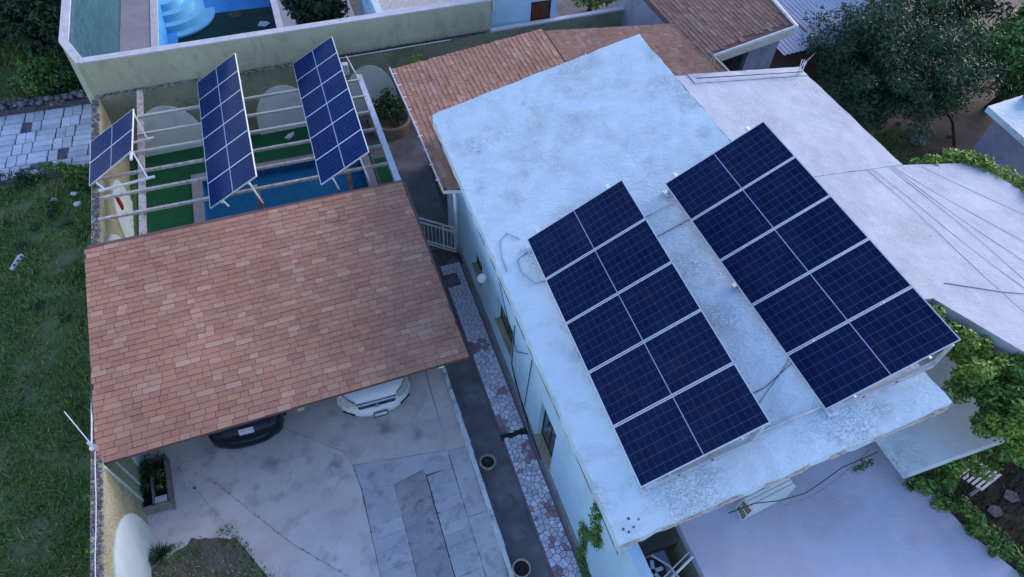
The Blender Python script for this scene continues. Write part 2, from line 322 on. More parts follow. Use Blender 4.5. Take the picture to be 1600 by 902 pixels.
def water_mat(name, tint, scat, bump_s, rough=.04, refl=1.):
    m = bpy.data.materials.new(name); m.use_nodes = True
    n = m.node_tree.nodes; l = m.node_tree.links
    b = n["Principled BSDF"]; b.inputs["Base Color"].default_value = (*scat, 1); b.inputs["Roughness"].default_value = rough
    tr = n.new("ShaderNodeBsdfTransparent"); tr.inputs[0].default_value = (*tint, 1)
    mx = n.new("ShaderNodeMixShader"); mx.inputs[0].default_value = .55
    gl = n.new("ShaderNodeBsdfGlossy"); gl.inputs["Roughness"].default_value = rough
    fr = n.new("ShaderNodeFresnel"); fr.inputs[0].default_value = 1.33
    t = n.new("ShaderNodeTexNoise"); t.inputs["Scale"].default_value = 6; t.inputs["Detail"].default_value = 3
    g = n.new("ShaderNodeNewGeometry"); l.new(g.outputs["Position"], t.inputs["Vector"])
    bp = n.new("ShaderNodeBump"); bp.inputs["Strength"].default_value = bump_s; bp.inputs["Distance"].default_value = .02
    l.new(t.outputs[0], bp.inputs["Height"])
    l.new(bp.outputs[0], fr.inputs["Normal"]); l.new(bp.outputs[0], gl.inputs["Normal"]); l.new(bp.outputs[0], b.inputs["Normal"]); b.inputs["Specular IOR Level"].default_value = 0
    l.new(b.outputs[0], mx.inputs[1]); l.new(tr.outputs[0], mx.inputs[2])
    m2 = n.new("ShaderNodeMixShader"); l.new(math_node(n, l, 'MULTIPLY', fr.outputs[0], refl), m2.inputs[0]); l.new(mx.outputs[0], m2.inputs[1]); l.new(gl.outputs[0], m2.inputs[2])
    l.new(m2.outputs[0], n["Material Output"].inputs[0])
    return m
MAT['water'] = water_mat("pool_water", (.42, .70, .85), (.03, .25, .50), .4, .05, .35)
MAT['water_green'] = water_mat("stagnant_green_water", (.06, .22, .16), (.004, .055, .050), .15, .1, .3)
# ------------------------------------------------------------------ mesh helpers
ORG = {}
class MB:
    def __init__(s): s.v = []; s.f = []; s.uv = None
    def add(s, vs, fs):
        o = len(s.v); s.v += [tuple(v) for v in vs]; s.f += [tuple(i + o for i in f) for f in fs]; return s
    def box(s, a, b):
        x0, y0, z0 = a; x1, y1, z1 = b
        return s.add([(x0, y0, z0), (x1, y0, z0), (x1, y1, z0), (x0, y1, z0), (x0, y0, z1), (x1, y0, z1), (x1, y1, z1), (x0, y1, z1)],
                     [(0, 3, 2, 1), (4, 5, 6, 7), (0, 1, 5, 4), (1, 2, 6, 5), (2, 3, 7, 6), (3, 0, 4, 7)])
    def hexa(s, lo, hi):
        return s.add(list(lo) + list(hi), [(0, 3, 2, 1), (4, 5, 6, 7), (0, 1, 5, 4), (1, 2, 6, 5), (2, 3, 7, 6), (3, 0, 4, 7)])
    def prism(s, poly, z0, z1):
        n = len(poly); zt = z1 if callable(z1) else (lambda x, y: z1); zb = z0 if callable(z0) else (lambda x, y: z0)
        a = sum(poly[i][0] * poly[(i + 1) % n][1] - poly[(i + 1) % n][0] * poly[i][1] for i in range(n))
        if a < 0: poly = poly[::-1]
        return s.add([(x, y, zb(x, y)) for x, y in poly] + [(x, y, zt(x, y)) for x, y in poly],
                     [tuple(range(n))[::-1], tuple(range(n, 2 * n))] + [(i, (i + 1) % n, n + (i + 1) % n, n + i) for i in range(n)])
    def bar(s, p, q, w, h=None, up=(0, 0, 1)):
        h = h or w; p = Vector(p); q = Vector(q); d = (q - p).normalized(); u = Vector(up)
        if abs(d.dot(u)) > .98: u = Vector((0, 1, 0))
        a = d.cross(u).normalized() * w / 2; b = a.cross(d).normalized() * h / 2
        return s.hexa([p - a - b, p + a - b, p + a + b, p - a + b], [q - a - b, q + a - b, q + a + b, q - a + b])
    def tube(s, pts, r, n=8, r2=None, cap=True):
        pts = [Vector(p) for p in pts]; m = len(pts); rs = [r + ((r2 if r2 is not None else r) - r) * i / (m - 1) for i in range(m)] if not isinstance(r, (list, tuple)) else r
        o = len(s.v); prev = None
        for i, p in enumerate(pts):
            d = (pts[min(i + 1, m - 1)] - pts[max(i - 1, 0)]).normalized()
            if prev is None: a = d.orthogonal().normalized()
            else: a = (prev - d * prev.dot(d)).normalized()
            prev = a; b = d.cross(a)
            for k in range(n):
                t = 2 * math.pi * k / n; s.v.append(tuple(p + (a * math.cos(t) + b * math.sin(t)) * rs[i]))
        for i in range(m - 1):
            for k in range(n):
                s.f.append((o + i * n + k, o + i * n + (k + 1) % n, o + (i + 1) * n + (k + 1) % n, o + (i + 1) * n + k))
        if cap:
            s.f.append(tuple(o + k for k in range(n))[::-1]); s.f.append(tuple(o + (m - 1) * n + k for k in range(n)))
        return s
    def lathe(s, c, prof, n=28):
        o = len(s.v)
        for r, z in prof:
            for k in range(n):
                t = 2 * math.pi * k / n; s.v.append((c[0] + r * math.cos(t), c[1] + r * math.sin(t), c[2] + z))
        for i in range(len(prof) - 1):
            for k in range(n):
                s.f.append((o + i * n + k, o + i * n + (k + 1) % n, o + (i + 1) * n + (k + 1) % n, o + (i + 1) * n + k))
        return s
    def blob(s, c, r, seed=0):
        # irregular stone: jittered 14-vertex polyhedron
        rr = random.Random(seed); o = len(s.v)
        pts = [(1, 0, 0), (-1, 0, 0), (0, 1, 0), (0, -1, 0), (0, 0, 1), (0, 0, -1)] + [(a * .6, b * .6, d * .6) for a in (-1, 1) for b in (-1, 1) for d in (-1, 1)]
        for p in pts:
            k = rr.uniform(.8, 1.15); s.v.append((c[0] + p[0] * r[0] * k, c[1] + p[1] * r[1] * k, c[2] + p[2] * r[2] * k))
        idx = {}
        for i, p in enumerate(pts[6:]): idx[tuple(int(math.copysign(1, q)) for q in p)] = 6 + i
        for ax, sg, ctr in ((0, 1, 0), (0, -1, 1), (1, 1, 2), (1, -1, 3), (2, 1, 4), (2, -1, 5)):
            oth = [i for i in range(3) if i != ax]; ring = []
            for a, b in ((1, 1), (-1, 1), (-1, -1), (1, -1)):
                t = [0, 0, 0]; t[ax] = sg; t[oth[0]] = a; t[oth[1]] = b; ring.append(idx[tuple(t)])
            for i in range(4):
                s.f.append((o + ctr, o + ring[i], o + ring[(i + 1) % 4]))
        return s
    def build(s, name, mat, parent=None, kind=None, smooth=False, loc=None, bevel=0):
        me = bpy.data.meshes.new(name)
        off = ORG[parent] if parent is not None else Vector(loc if loc is not None else s.base())
        vs = [tuple(Vector(v) - off) for v in s.v]
        me.from_pydata(vs, [], s.f); me.validate(); me.update()
        me.materials.append(MAT[mat] if isinstance(mat, str) else mat)
        if smooth: me.shade_smooth()
        o = bpy.data.objects.new(name, me); COL.objects.link(o)
        if parent is not None: o.parent = parent
        else: o.location = off
        ORG[o] = off
        if kind: o['kind'] = kind
        if bevel:
            bm_ = o.modifiers.new("bevel", 'BEVEL'); bm_.width = bevel; bm_.segments = 1; bm_.limit_method = 'ANGLE'
        return o
    def base(s):
        a = np.array(s.v); return ((a[:, 0].min() + a[:, 0].max()) / 2, (a[:, 1].min() + a[:, 1].max()) / 2, a[:, 2].min())

def tag(o, label, cat, group=None):
    o['label'] = label; o['category'] = cat
    if group: o['group'] = group
    return o
def thing(name, loc, label, cat, group=None):
    o = bpy.data.objects.new(name, None); o.empty_display_size = .3; COL.objects.link(o); o.location = loc; ORG[o] = Vector(loc)
    return tag(o, label, cat, group)
def box(a, b): return MB().box(a, b)

def grid_sheet(fz, xs, ys, thick, jit=.0, edge_jit=.0, seed=3):
    """slab whose top follows fz(x,y), with a slightly uneven surface and ragged edge"""
    m = MB(); rr = random.Random(seed); nx, ny = len(xs), len(ys); P = []
    for j, y in enumerate(ys):
        for i, x in enumerate(xs):
            e = i in (0, nx - 1) or j in (0, ny - 1)
            dx = rr.uniform(-edge_jit, edge_jit) if i in (0, nx - 1) else 0; dy = rr.uniform(-edge_jit, edge_jit) if j in (0, ny - 1) else 0
            P.append((x + dx, y + dy, fz(x, y) + rr.uniform(-jit, jit)))
    m.v = P[:] + [(p[0], p[1], p[2] - thick) for p in P]; N = nx * ny
    for j in range(ny - 1):
        for i in range(nx - 1):
            a = j * nx + i; m.f.append((a, a + 1, a + nx + 1, a + nx)); m.f.append((N + a, N + a + nx, N + a + nx + 1, N + a + 1))
    for i in range(nx - 1):
        a = i; m.f.append((a, N + a, N + a + 1, a + 1)); a = (ny - 1) * nx + i; m.f.append((a, a + 1, N + a + 1, N + a))
    for j in range(ny - 1):
        a = j * nx; m.f.append((a, a + nx, N + a + nx, N + a)); a = j * nx + nx - 1; m.f.append((a, N + a, N + a + nx, a + nx))
    return m

def fast_mesh(name, verts, nper, mat, parent=None, kind=None, loc=(0, 0, 0)):
    """verts: (n, nper, 3) array, one polygon each"""
    n = verts.shape[0]; me = bpy.data.meshes.new(name)
    off = ORG[parent] if parent is not None else Vector(loc)
    co = (verts.reshape(-1, 3) - np.array(off)).astype(np.float32)
    me.vertices.add(n * nper); me.vertices.foreach_set("co", co.ravel())
    me.loops.add(n * nper); me.loops.foreach_set("vertex_index", np.arange(n * nper, dtype=np.int32))
    me.polygons.add(n); me.polygons.foreach_set("loop_start", np.arange(0, n * nper, nper, dtype=np.int32))
    me.update(); me.materials.append(MAT[mat])
    o = bpy.data.objects.new(name, me); COL.objects.link(o)
    if parent is not None: o.parent = parent
    else: o.location = off
    ORG[o] = off
    if kind: o['kind'] = kind
    return o

def leaves(centers, radii, n_each, size, flat=.5, up=.4):
    """leaf quads scattered round clump centres; returns (n,4,3)"""
    C = np.repeat(np.array(centers, float), n_each, 0); RR = np.repeat(np.array(radii, float), n_each, 0)
    n = len(C); d = rng.normal(size=(n, 3)); d /= np.linalg.norm(d, axis=1)[:, None]
    r = rng.random((n, 1)) ** .45
    if RR.ndim == 1: RR = RR[:, None] * np.array([[1, 1, .75]])
    P = C + d * r * RR
    nrm = d * .6 + rng.normal(size=(n, 3)) * .7 + np.array([0, 0, up]); nrm /= np.linalg.norm(nrm, axis=1)[:, None]
    t = rng.normal(size=(n, 3)); t -= nrm * (t * nrm).sum(1)[:, None]; t /= np.linalg.norm(t, axis=1)[:, None]
    b = np.cross(nrm, t); s = size * rng.uniform(.6, 1.35, (n, 1))
    a = t * s; b = b * s * flat
    return np.stack([P - a, P + b, P + a, P - b], 1)

def tree(name, label, cat, base, crown_c, crown_r, n_clumps, n_each, lsize, mat, group=None, trunk_r=.16, clump=.5, flat=.45, sub=None, low=-.5, nlimbs=9):
    t = thing(name, base, label, cat, group)
    cs = []; rs = []
    c = np.array(crown_c); r = np.array(crown_r)
    for i in range(n_clumps):
        d = rng.normal(size=3); d /= np.linalg.norm(d)
        if d[2] < low: d[2] = low + rng.random() * .3
        k = rng.uniform(.35, 1.02)
        k2 = .78 + .30 * noise.noise(Vector(d * 2.2) + Vector(base))
        cs.append(c + d * r * k * (k2 + .22)); rs.append(clump * rng.uniform(.6, 1.25))
    m = MB(); b = Vector(base); top = Vector(crown_c)
    fork = b.lerp(top, .5) + Vector((random.uniform(-.2, .2), random.uniform(-.2, .2), 0))
    m.tube([b, b.lerp(fork, .5) + Vector((.08, -.05, 0)), fork], trunk_r * 1.15, 8, trunk_r * .8)
    for i in range(min(nlimbs, n_clumps)):
        q = Vector(cs[int(i * n_clumps / nlimbs) % n_clumps]); mid = fork.lerp(q, .5) + Vector((random.uniform(-.2, .2), random.uniform(-.2, .2), .15))
        m.tube([fork, mid, q], trunk_r * .55, 6, trunk_r * .12)
    m.build('trunk', 'bark', t, smooth=True)
    fast_mesh('crown', leaves(cs, rs, n_each, lsize, flat), 4, mat, t)
    return t

def cable(name, pts, r, mat, label, cat='cable', group=None):
    return tag(MB().tube(pts, r, 5).build(name, mat, smooth=True), label, cat, group)

# ================================================================== SETTING
def wall_in(y): return -4.95 - .036 * (y - 7)          # inner face of the left wall
def rear_y(x): return 20.05 + .05 * (x + 5.4)          # face of the rear wall

# ground with holes for the two pools
xs = [-200, -40, -12, -5.6, -4.42, -3.30, 0.02, 1.66, 9.7, 40, 200]
ys = [-200, -30, 12.4, 18.52, 26.0, 36, 60, 200]
def hole(x, y): return (-3.30 < x < 1.66 and 12.4 < y < 18.52) or (-4.42 < x < .02 and 26.0 < y < 36)
g = MB()
for i in range(len(xs) - 1):
    for j in range(len(ys) - 1):
        cx, cy = (xs[i] + xs[i + 1]) / 2, (ys[j] + ys[j + 1]) / 2
        if hole(cx, cy): continue
        a = [(xs[i], ys[j], 0), (xs[i + 1], ys[j], 0), (xs[i + 1], ys[j + 1], 0), (xs[i], ys[j + 1], 0)]
        g.add(a, [(0, 1, 2, 3)])
g.build('ground', 'yard', kind='structure', loc=(0, 0, 0))
# weedy field, left of the wall
f = MB()
fx = np.linspace(-26, -5.2, 40); fy = np.linspace(-4, 60, 90)
F = [(min(x, -5.1 if y < 19.6 else -6.1), y, .006 + .07 * (noise.noise(Vector((x * .6, y * .6, 1))) + 1) * .5) for y in fy for x in fx]
f.v = F; f.f = [(j * 40 + i, j * 40 + i + 1, (j + 1) * 40 + i + 1, (j + 1) * 40 + i) for j in range(89) for i in range(39)]
f.build('field', 'lawn_soil', kind='structure', smooth=True, loc=(0, 0, 0))

def grass(name, n, xr, yr, hgt, mat, label=None, keep=None, base=.02):
    x = rng.uniform(*xr, n); y = rng.uniform(*yr, n)
    if keep is not None:
        k = keep(x, y); x, y = x[k], y[k]; n = len(x)
    h = hgt * rng.uniform(.35, 1.3, n); a = rng.uniform(0, 2 * np.pi, n); w = rng.uniform(.012, .028, n); ln = rng.uniform(.3, 1.1, n) * h; b = rng.uniform(0, 2 * np.pi, n)
    z0 = np.full(n, base)
    p0 = np.stack([x - w * np.cos(a), y - w * np.sin(a), z0], 1); p1 = np.stack([x + w * np.cos(a), y + w * np.sin(a), z0], 1)
    p2 = np.stack([x + ln * np.cos(b), y + ln * np.sin(b), z0 + h], 1)
    return fast_mesh(name, np.stack([p0, p1, p2], 1), 3, mat, kind='stuff')
def patch(x, y):
    v = np.array([noise.noise(Vector((a * .9, b * .9, 4))) + .5 * noise.noise(Vector((a * 2.6, b * 2.6, 9))) for a, b in zip(x, y)])
    return v > rng.uniform(-.75, .35, len(x))
grass('grass', 150000, (-14, -5.25), (2.5, 19.6), .13, 'grass', keep=patch)
grass('grass', 26000, (-16, -6.2), (23.5, 36), .28, 'grass', keep=patch)

# broad-leaved weeds standing out of the grass
cs, rs = [], []
for i in range(90):
    x, y = random.uniform(-11, -5.6), random.uniform(4.0, 19.3)
    for _ in range(3): cs.append((x + random.uniform(-.14, .14), y + random.uniform(-.14, .14), .11)); rs.append(.15)
fast_mesh('weeds', leaves(cs[:150], rs[:150], 15, .05, .5), 4, 'leaf_mid', kind='stuff')
fast_mesh('weeds', leaves(cs[150:], rs[150:], 15, .05, .5), 4, 'leaf_mesq', kind='stuff')

# concrete driveway made of separately cast slabs with open joints
ZD = .05
drive = MB().prism([(-4.9, 2), (2.05, 2), (2.05, 13.4), (-5.1, 13.4)], .004, .012).build('driveway', 'soil', kind='structure', loc=(0, 0, 0))
def slab(poly, mat, top=ZD, inset=.006, name='concrete_slab'):
    c = Vector((sum(p[0] for p in poly) / len(poly), sum(p[1] for p in poly) / len(poly)))
    pts = []
    n = len(poly)
    for i in range(n):                                   # ragged, slightly inset outline
        a, b = Vector(poly[i]), Vector(poly[(i + 1) % n]); k = max(2, int((b - a).length / .16))
        for s in range(k):
            p = a.lerp(b, s / k); d = (c - p).normalized()
            jit = .010 * noise.noise(Vector((p.x * 7, p.y * 7, 2)))
            pts.append(tuple(p + d * (inset + max(-.003, jit * .6))))
    return MB().prism(pts, .014, top + random.uniform(-.004, .004)).build(name, mat, drive)
X0, X1, X2, X3 = -.49, .22, .96, 1.58
vb, vc, vd = (-4.35, 8.63), (-3.35, 6.78), (-2.67, 5.5)
L2 = [(-3.52, 7.90), (-2.79, 6.91), (-2.1, 6.02), (-.97, 4.86), (-.48, 4.18)]
slab([(-5.02, 8.75), vb, vc, (-3.05, 6.45), (-3.36, 6.55), (-4.1, 6.75), (-4.45, 6.5), (-4.95, 6.35)], 'concrete', .045)
slab([vb] + L2 + [(-.48, 3.2), (-1.2, 2.7), (-1.7, 3.4), vd, vc], 'concrete', .05)
slab([vb, (-1.95, 8.85), (-.70, 7.80), (-.58, 7.42), (-.50, 6.82), (-.49, 4.81)] + L2[::-1], 'concrete', .05)
slab([(-5.02, 8.75), (-5.18, 13.3), (-1.95, 13.3), (-1.95, 8.85), vb], 'concrete', .05)
slab([(-1.95, 8.85), (-1.95, 13.3), (1.9, 13.3), (1.9, 9.58), (1.64, 9.58), (1.60, 7.12), (-.58, 7.42), (-.70, 7.8)], 'concrete', .05)
slab([(-.58, 7.42), (1.60, 7.12), (1.58, 6.67), (.97, 6.69), (.93, 6.84), (.22, 6.67), (-.50, 6.82)], 'concrete_light', .05)
ya = [6.78, 5.92, 5.62, 5.32, 5.12, 4.92, 4.2, 3.5, 2.6]
for i in range(len(ya) - 1):
    slab([(X0, ya[i] - .05 + (.09 if i == 0 else 0)), (X1, ya[i] - (.11 if i == 0 else 0)), (X1 + .01, ya[i + 1]), (X0, ya[i + 1] - .05)], 'concrete_light', .05 + .004 * (i % 2), .004)
yb = [6.66, 6.36, 6.02, 5.74, 5.45, 5.2, 4.95, 4.75, 4.3, 3.6, 2.6]
for i in range(len(yb) - 1):
    slab([(X2 + .01, yb[i] - .02), (X3, yb[i] + .03), (X3 + .01, yb[i + 1] + .03), (X2 + .02, yb[i + 1] - .02)], 'concrete_light', .05 + .004 * (i % 2), .004)
for a, b in ((9.55, 7.1), (7.1, 5.45), (5.45, 2.6)):
    xe = lambda q: 1.583 + .0165 * max(0, q - 6.6) + .0075 * max(0, q - 7.1)
    slab([(xe(a) + .004, a), (2.04, a), (2.04, b), (xe(b) + .004, b)], 'concrete_light' if b < 7 else 'concrete', .048)
jm = []
for P_ in ([vb, vc, (-3.0, 6.1), vd], [vb] + L2[:4], [(-.58, 7.42), (-.5, 6.82), (-.49, 5.6)], [(X2, 6.5), (X2 + .02, 5.2)]):
    for a, b in zip(P_[:-1], P_[1:]):
        for k in range(9):
            if random.random() < .55: t_ = random.random(); jm.append((a[0] + (b[0] - a[0]) * t_, a[1] + (b[1] - a[1]) * t_, .055))
jl = leaves(jm, [.05] * len(jm), 16, .012, .4); jl[:, :, 2] = .05 + np.abs(jl[:, :, 2] - .055) * .5
fast_mesh('joint_weeds', jl, 4, 'leaf_garden', kind='stuff')
MB().prism([(X1 + .006, 2.6), (X2 + .004, 2.6), (X2 - .01, 6.835), (X2 - .03, 6.835), (X1 + .006, 6.66)], .014, .042).build('soil_strip', 'strip_soil', drive)
dp = [(-4.95, 2.6), (-1.6, 2.6), (-1.85, 4.1), (-2.62, 5.50), (-3.0, 6.45), (-3.36, 6.6), (-4.1, 6.80), (-4.5, 6.55), (-4.97, 6.4)]
dq = []
for i_ in range(len(dp)):
    a, b = Vector(dp[i_]), Vector(dp[(i_ + 1) % len(dp)])
    for s_ in range(14):
        p = a.lerp(b, s_ / 14); dq.append((p.x + .05 * noise.noise(Vector((p.x * 6, p.y * 6, 1))), p.y + .07 * noise.noise(Vector((p.x * 6, p.y * 6, 7))) if i_ > 3 else p.y))
MB().prism(dq, .014, lambda x, y: .052 if y > 6.3 else .044).build('dirt_bed', 'soil', kind='structure', loc=(0, 0, 0))
pb = MB()
for i in range(160):
    x = random.uniform(-4.9, -2.9); y = random.uniform(4.6, 6.4); r = random.uniform(.005, .015)
    pb.blob((x, y, .05), (r, r, r * .7), i)
pb.build('gravel', 'litter', kind='stuff', loc=(0, 0, 0))
grass('dirt_grass', 7000, (-4.9, -2.3), (4.4, 6.8), .06, 'grass', keep=lambda x, y: patch(x, y) & (x < -1.85 - .52 * (y - 4.1)), base=.045)

# walkway between the kerb and the flagstone path
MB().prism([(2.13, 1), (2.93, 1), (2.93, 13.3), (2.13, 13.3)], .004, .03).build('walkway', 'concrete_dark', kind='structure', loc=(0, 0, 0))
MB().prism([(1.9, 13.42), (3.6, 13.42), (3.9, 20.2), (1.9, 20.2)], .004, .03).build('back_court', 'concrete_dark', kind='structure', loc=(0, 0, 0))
for i, (x, y, r) in enumerate(((2.49, 8.27, .19), (2.47, 5.5, .21))):
    m = MB().lathe((x, y, .03), [(r + .05, 0), (r + .04, .018), (r + .005, .020), (r, .006), (r - .015, .024), (.001, .027)], 30)
    tag(m.build('manhole_cover', 'concrete_dark', loc=(x, y, .03)), ('dark round cement manhole cover near the carport corner', 'pale cracked round manhole cover between the two pots')[i], 'manhole cover', 'manhole covers in the walkway')

# flagstone path: Voronoi stones in grout
PX0, PX1, PY0, PY1 = 2.93, 3.50, 3.15, 12.75
path = MB().prism([(PX0 - .04, 1.5), (PX1 + .04, 1.5), (PX1 + .04, 12.75), (PX1 - .1, 12.98), (PX0 - .04, 12.55)], .004, .085).build('path', 'grout', kind='structure', loc=(0, 0, 0))
def clip(poly, a, nrm):
    out = []
    for i in range(len(poly)):
        p, q = poly[i], poly[(i + 1) % len(poly)]
        dp = (p[0] - a[0]) * nrm[0] + (p[1] - a[1]) * nrm[1]; dq = (q[0] - a[0]) * nrm[0] + (q[1] - a[1]) * nrm[1]
        if dp <= 0: out.append(p)
        if dp * dq < 0:
            t = dp / (dp - dq); out.append((p[0] + (q[0] - p[0]) * t, p[1] + (q[1] - p[1]) * t))
    return out
sites = []
yy = PY0
while yy < 12.6:
    n = random.choice((4, 5, 5, 6, 7))
    for k in range(n):
        sites.append((PX0 + (k + .5 + random.uniform(-.42, .42)) * (PX1 - PX0) / n, yy + random.uniform(-.075, .075)))
    yy += random.uniform(.09, .155)
n_stone = 0; far = MB()
for s in sites:
    if 6.93 < s[1] < 7.10: continue                      # drain gap across the path
    poly = [(PX0, max(PY0, s[1] - .5)), (PX1, max(PY0, s[1] - .5)), (PX1, min(12.7, s[1] + .5)), (PX0, min(12.7, s[1] + .5))]
    for t in sites:
        if t is s or abs(t[1] - s[1]) > .55: continue
        poly = clip(poly, ((s[0] + t[0]) / 2, (s[1] + t[1]) / 2), (t[0] - s[0], t[1] - s[1]))
        if len(poly) < 3: break
    if len(poly) < 3: continue
    cx = sum(p[0] for p in poly) / len(poly); cy = sum(p[1] for p in poly) / len(poly)
    rad = max(.03, min(math.hypot(p[0] - cx, p[1] - cy) for p in poly)); k = 1 - .008 / rad
    pts = [(cx + (p[0] - cx) * k, cy + (p[1] - cy) * k) for p in poly]
    n_stone += 1
    if n_stone > 300:
        far.prism(pts, .07, .098 + random.uniform(-.004, .006)); continue
    m = MB().prism(pts, .07, .098 + random.uniform(-.004, .006))
    me = m.build('paving_stone', 'flag', path)
    off = Vector((cx, cy, 0)); me.data.transform(Matrix.Translation(-off)); me.location = off
if far.v: far.build('far_paving_stones', 'flag', path, 'stuff')
MB().box((PX0 - .05, 6.93, .086), (PX1 + .04, 7.09, .089)).build('drain_channel', 'dark', path)
fast_mesh('moss', leaves([(random.uniform(2.95, 3.5), random.uniform(6.94, 7.08), .1) for _ in range(16)], [.05] * 16, 14, .014), 4, 'leaf_garden', path, 'stuff')
fr = thing('inspection_cover', (3.12, 12.08, .1), 'square inspection cover set with flagstones near the gate end of the path', 'cover')
m = MB(); 
for a, b in (((2.94, 12.29), (3.29, 12.30)), ((3.29, 12.30), (3.31, 11.9)), ((3.31, 11.9), (2.96, 11.86)), ((2.96, 11.86), (2.94, 12.29))):
    m.bar((*a, .108), (*b, .108), .022, .018)
m.build('cover_frame', 'cable', fr)
MB().prism([(2.96, 12.27), (3.28, 12.28), (3.29, 11.91), (2.97, 11.88)], .1, .106).build('cover_plate', 'grout', fr)
# grey cement strip along the house foot
MB().box((PX1 + .04, 2.2, .004), (3.62, 12.6, .075)).build('footing_strip', 'wall_base', kind='structure', loc=(0, 0, 0))

# turf and pool terrace below the pergola
t = MB()
for a, b in (((-5.45, 12.4), (-3.60, 20.5)), ((-3.60, 18.72), (1.92, 20.6)), ((1.95, 16.3), (2.02, 18.72))):
    t.box((a[0], a[1], .004), (b[0], b[1], .034))
t.build('turf', 'turf', kind='structure', loc=(0, 0, 0))
tag(MB().box((2.08, 15.4, .034), (2.62, 17.95, .05)).box((2.0, 13.2, .034), (2.3, 15.35, .05)).build('turf_mat', 'turf'), 'strip of green artificial turf on the court beside the pergola post line', 'turf mat')
c = MB()
c.box((-3.60, 12.4, .0), (-3.30, 18.72, .06)).box((1.66, 12.4, .0), (1.95, 18.72, .06)).box((-3.30, 18.52, .0), (1.66, 18.72, .06))
c.build('pool_coping', 'deck', kind='structure', loc=(0, 0, 0))
p = MB()
A = [(-3.30, 12.4), (1.66, 12.4), (1.66, 18.52), (-3.30, 18.52)]
p.add([(*a, .0) for a in A] + [(*a, -1.25) for a in A], [(4, 5, 6, 7)] + [(i, 4 + i, 4 + (i + 1) % 4, (i + 1) % 4) for i in range(4)])
p.build('pool_basin', 'pool_tile', kind='structure', loc=(0, 0, 0))
for k, (r, z) in enumerate(((2.3, -.95), (1.75, -.68), (1.2, -.42))):
    pts = [(1.655, 16.9 - 0)]; m = MB()
    poly = [(1.655, 15.2 + 3.3)] + [(1.655 - r * math.sin(a) , 18.515 - r * math.cos(a)) for a in np.linspace(0, math.pi / 2, 14)]
    poly = [(1.655, 18.515)] + [(1.655 - r * math.cos(a), 18.515 - r * math.sin(a)) for a in np.linspace(0, math.pi / 2, 14)]
    m.prism(poly, -1.24, z).build('pool_step', 'pool_tile_step', kind='structure', loc=(0, 0, 0))
MB().add([(-3.30, 12.4, -.30), (1.66, 12.4, -.30), (1.66, 18.52, -.30), (-3.30, 18.52, -.30)], [(0, 1, 2, 3)]).build('pool_water', 'water', kind='structure', loc=(0, 0, 0))

# neighbour's deck and pool
t = MB()
t.box((-6.0, rear_y(-6) + .3, .004), (-4.70, 60, .03)).box((.28, 20.9, .004), (3.2, 60, .03))
t.build('pool_deck', 'deck', kind='structure', loc=(0, 0, 0))
t = MB().box((-4.70, 20.9, .004), (-4.42, 36, .05)).box((.02, 20.9, .004), (.28, 36, .05)).box((-4.42, 25.75, .004), (.02, 26.0, .05))
t.build('pool_coping', 'coping_pale', kind='structure', loc=(0, 0, 0))
p = MB(); A = [(-4.42, 26.0), (.02, 26.0), (.02, 36), (-4.42, 36)]
p.add([(*a, .0) for a in A] + [(A[0][0], A[0][1], -2.4), (A[1][0], A[1][1], -2.4), (A[2][0], A[2][1], -.35), (A[3][0], A[3][1], -.35)],
      [(4, 5, 6, 7)] + [(i, 4 + i, 4 + (i + 1) % 4, (i + 1) % 4) for i in range(4)])
p.build('pool_basin', 'pool_blue', kind='structure', loc=(0, 0, 0))
MB().add([(-4.42, 26, -1.3), (.02, 26, -1.3), (.02, 36, -1.3), (-4.42, 36, -1.3)], [(0, 1, 2, 3)]).build('pool_water', 'water_green', kind='structure', loc=(0, 0, 0))
for k, (r, z) in enumerate(((2.0, -1.22), (1.62, -.92), (1.24, -.62), (.86, -.32))):
    poly = [(-4.415, 31.55)] + [(-4.415 + r * math.cos(a), 31.55 + r * math.sin(a)) for a in np.linspace(-math.pi / 2, math.pi / 2, 26)]
    MB().prism(poly, -2.3, z).build('pool_step', 'pool_step', kind='structure', loc=(0, 0, 0))
MB().box((-4.41, 26.0, -1.9), (-4.05, 30.2, -1.15)).build('pool_ledge', 'pool_blue', kind='structure', loc=(0, 0, 0))
for x, y, r, lb in ((-3.9, 28.3, .42, 'brown algae clump in the near left corner of the green pool'), (-2.9, 28.5, .30, 'round brown algae clump below the pool steps'),
                    (-1.5, 29.0, .48, 'widest brown algae clump in the middle of the green pool'), (-1.6, 31.0, .30, 'faint algae streak at the far edge of the green water'), (-.55, 28.7, .2, 'small algae speck near the right end of the green pool')):
    L_ = leaves([(x + r * .55 * math.cos(a), y + r * .4 * math.sin(a), -1.28) for a in np.linspace(0, 6, 7)], [r * .62] * 7, 60, .055, .7)
    L_[:, :, 2] = -1.285 + (L_[:, :, 2] + 1.28) * .10
    tag(fast_mesh('algae_patch', L_, 4, 'algae', loc=(x, y, -1.29), kind=None), lb, 'algae', 'algae patches on the green pool')
tag(MB().prism([(-.75, 29.75), (-.45, 29.6), (-.2, 29.8), (-.3, 30.0), (-.6, 30.1)], -1.284, -1.25).build('floating_litter', 'litter'), 'pale piece of litter floating in the corner of the green pool', 'litter')
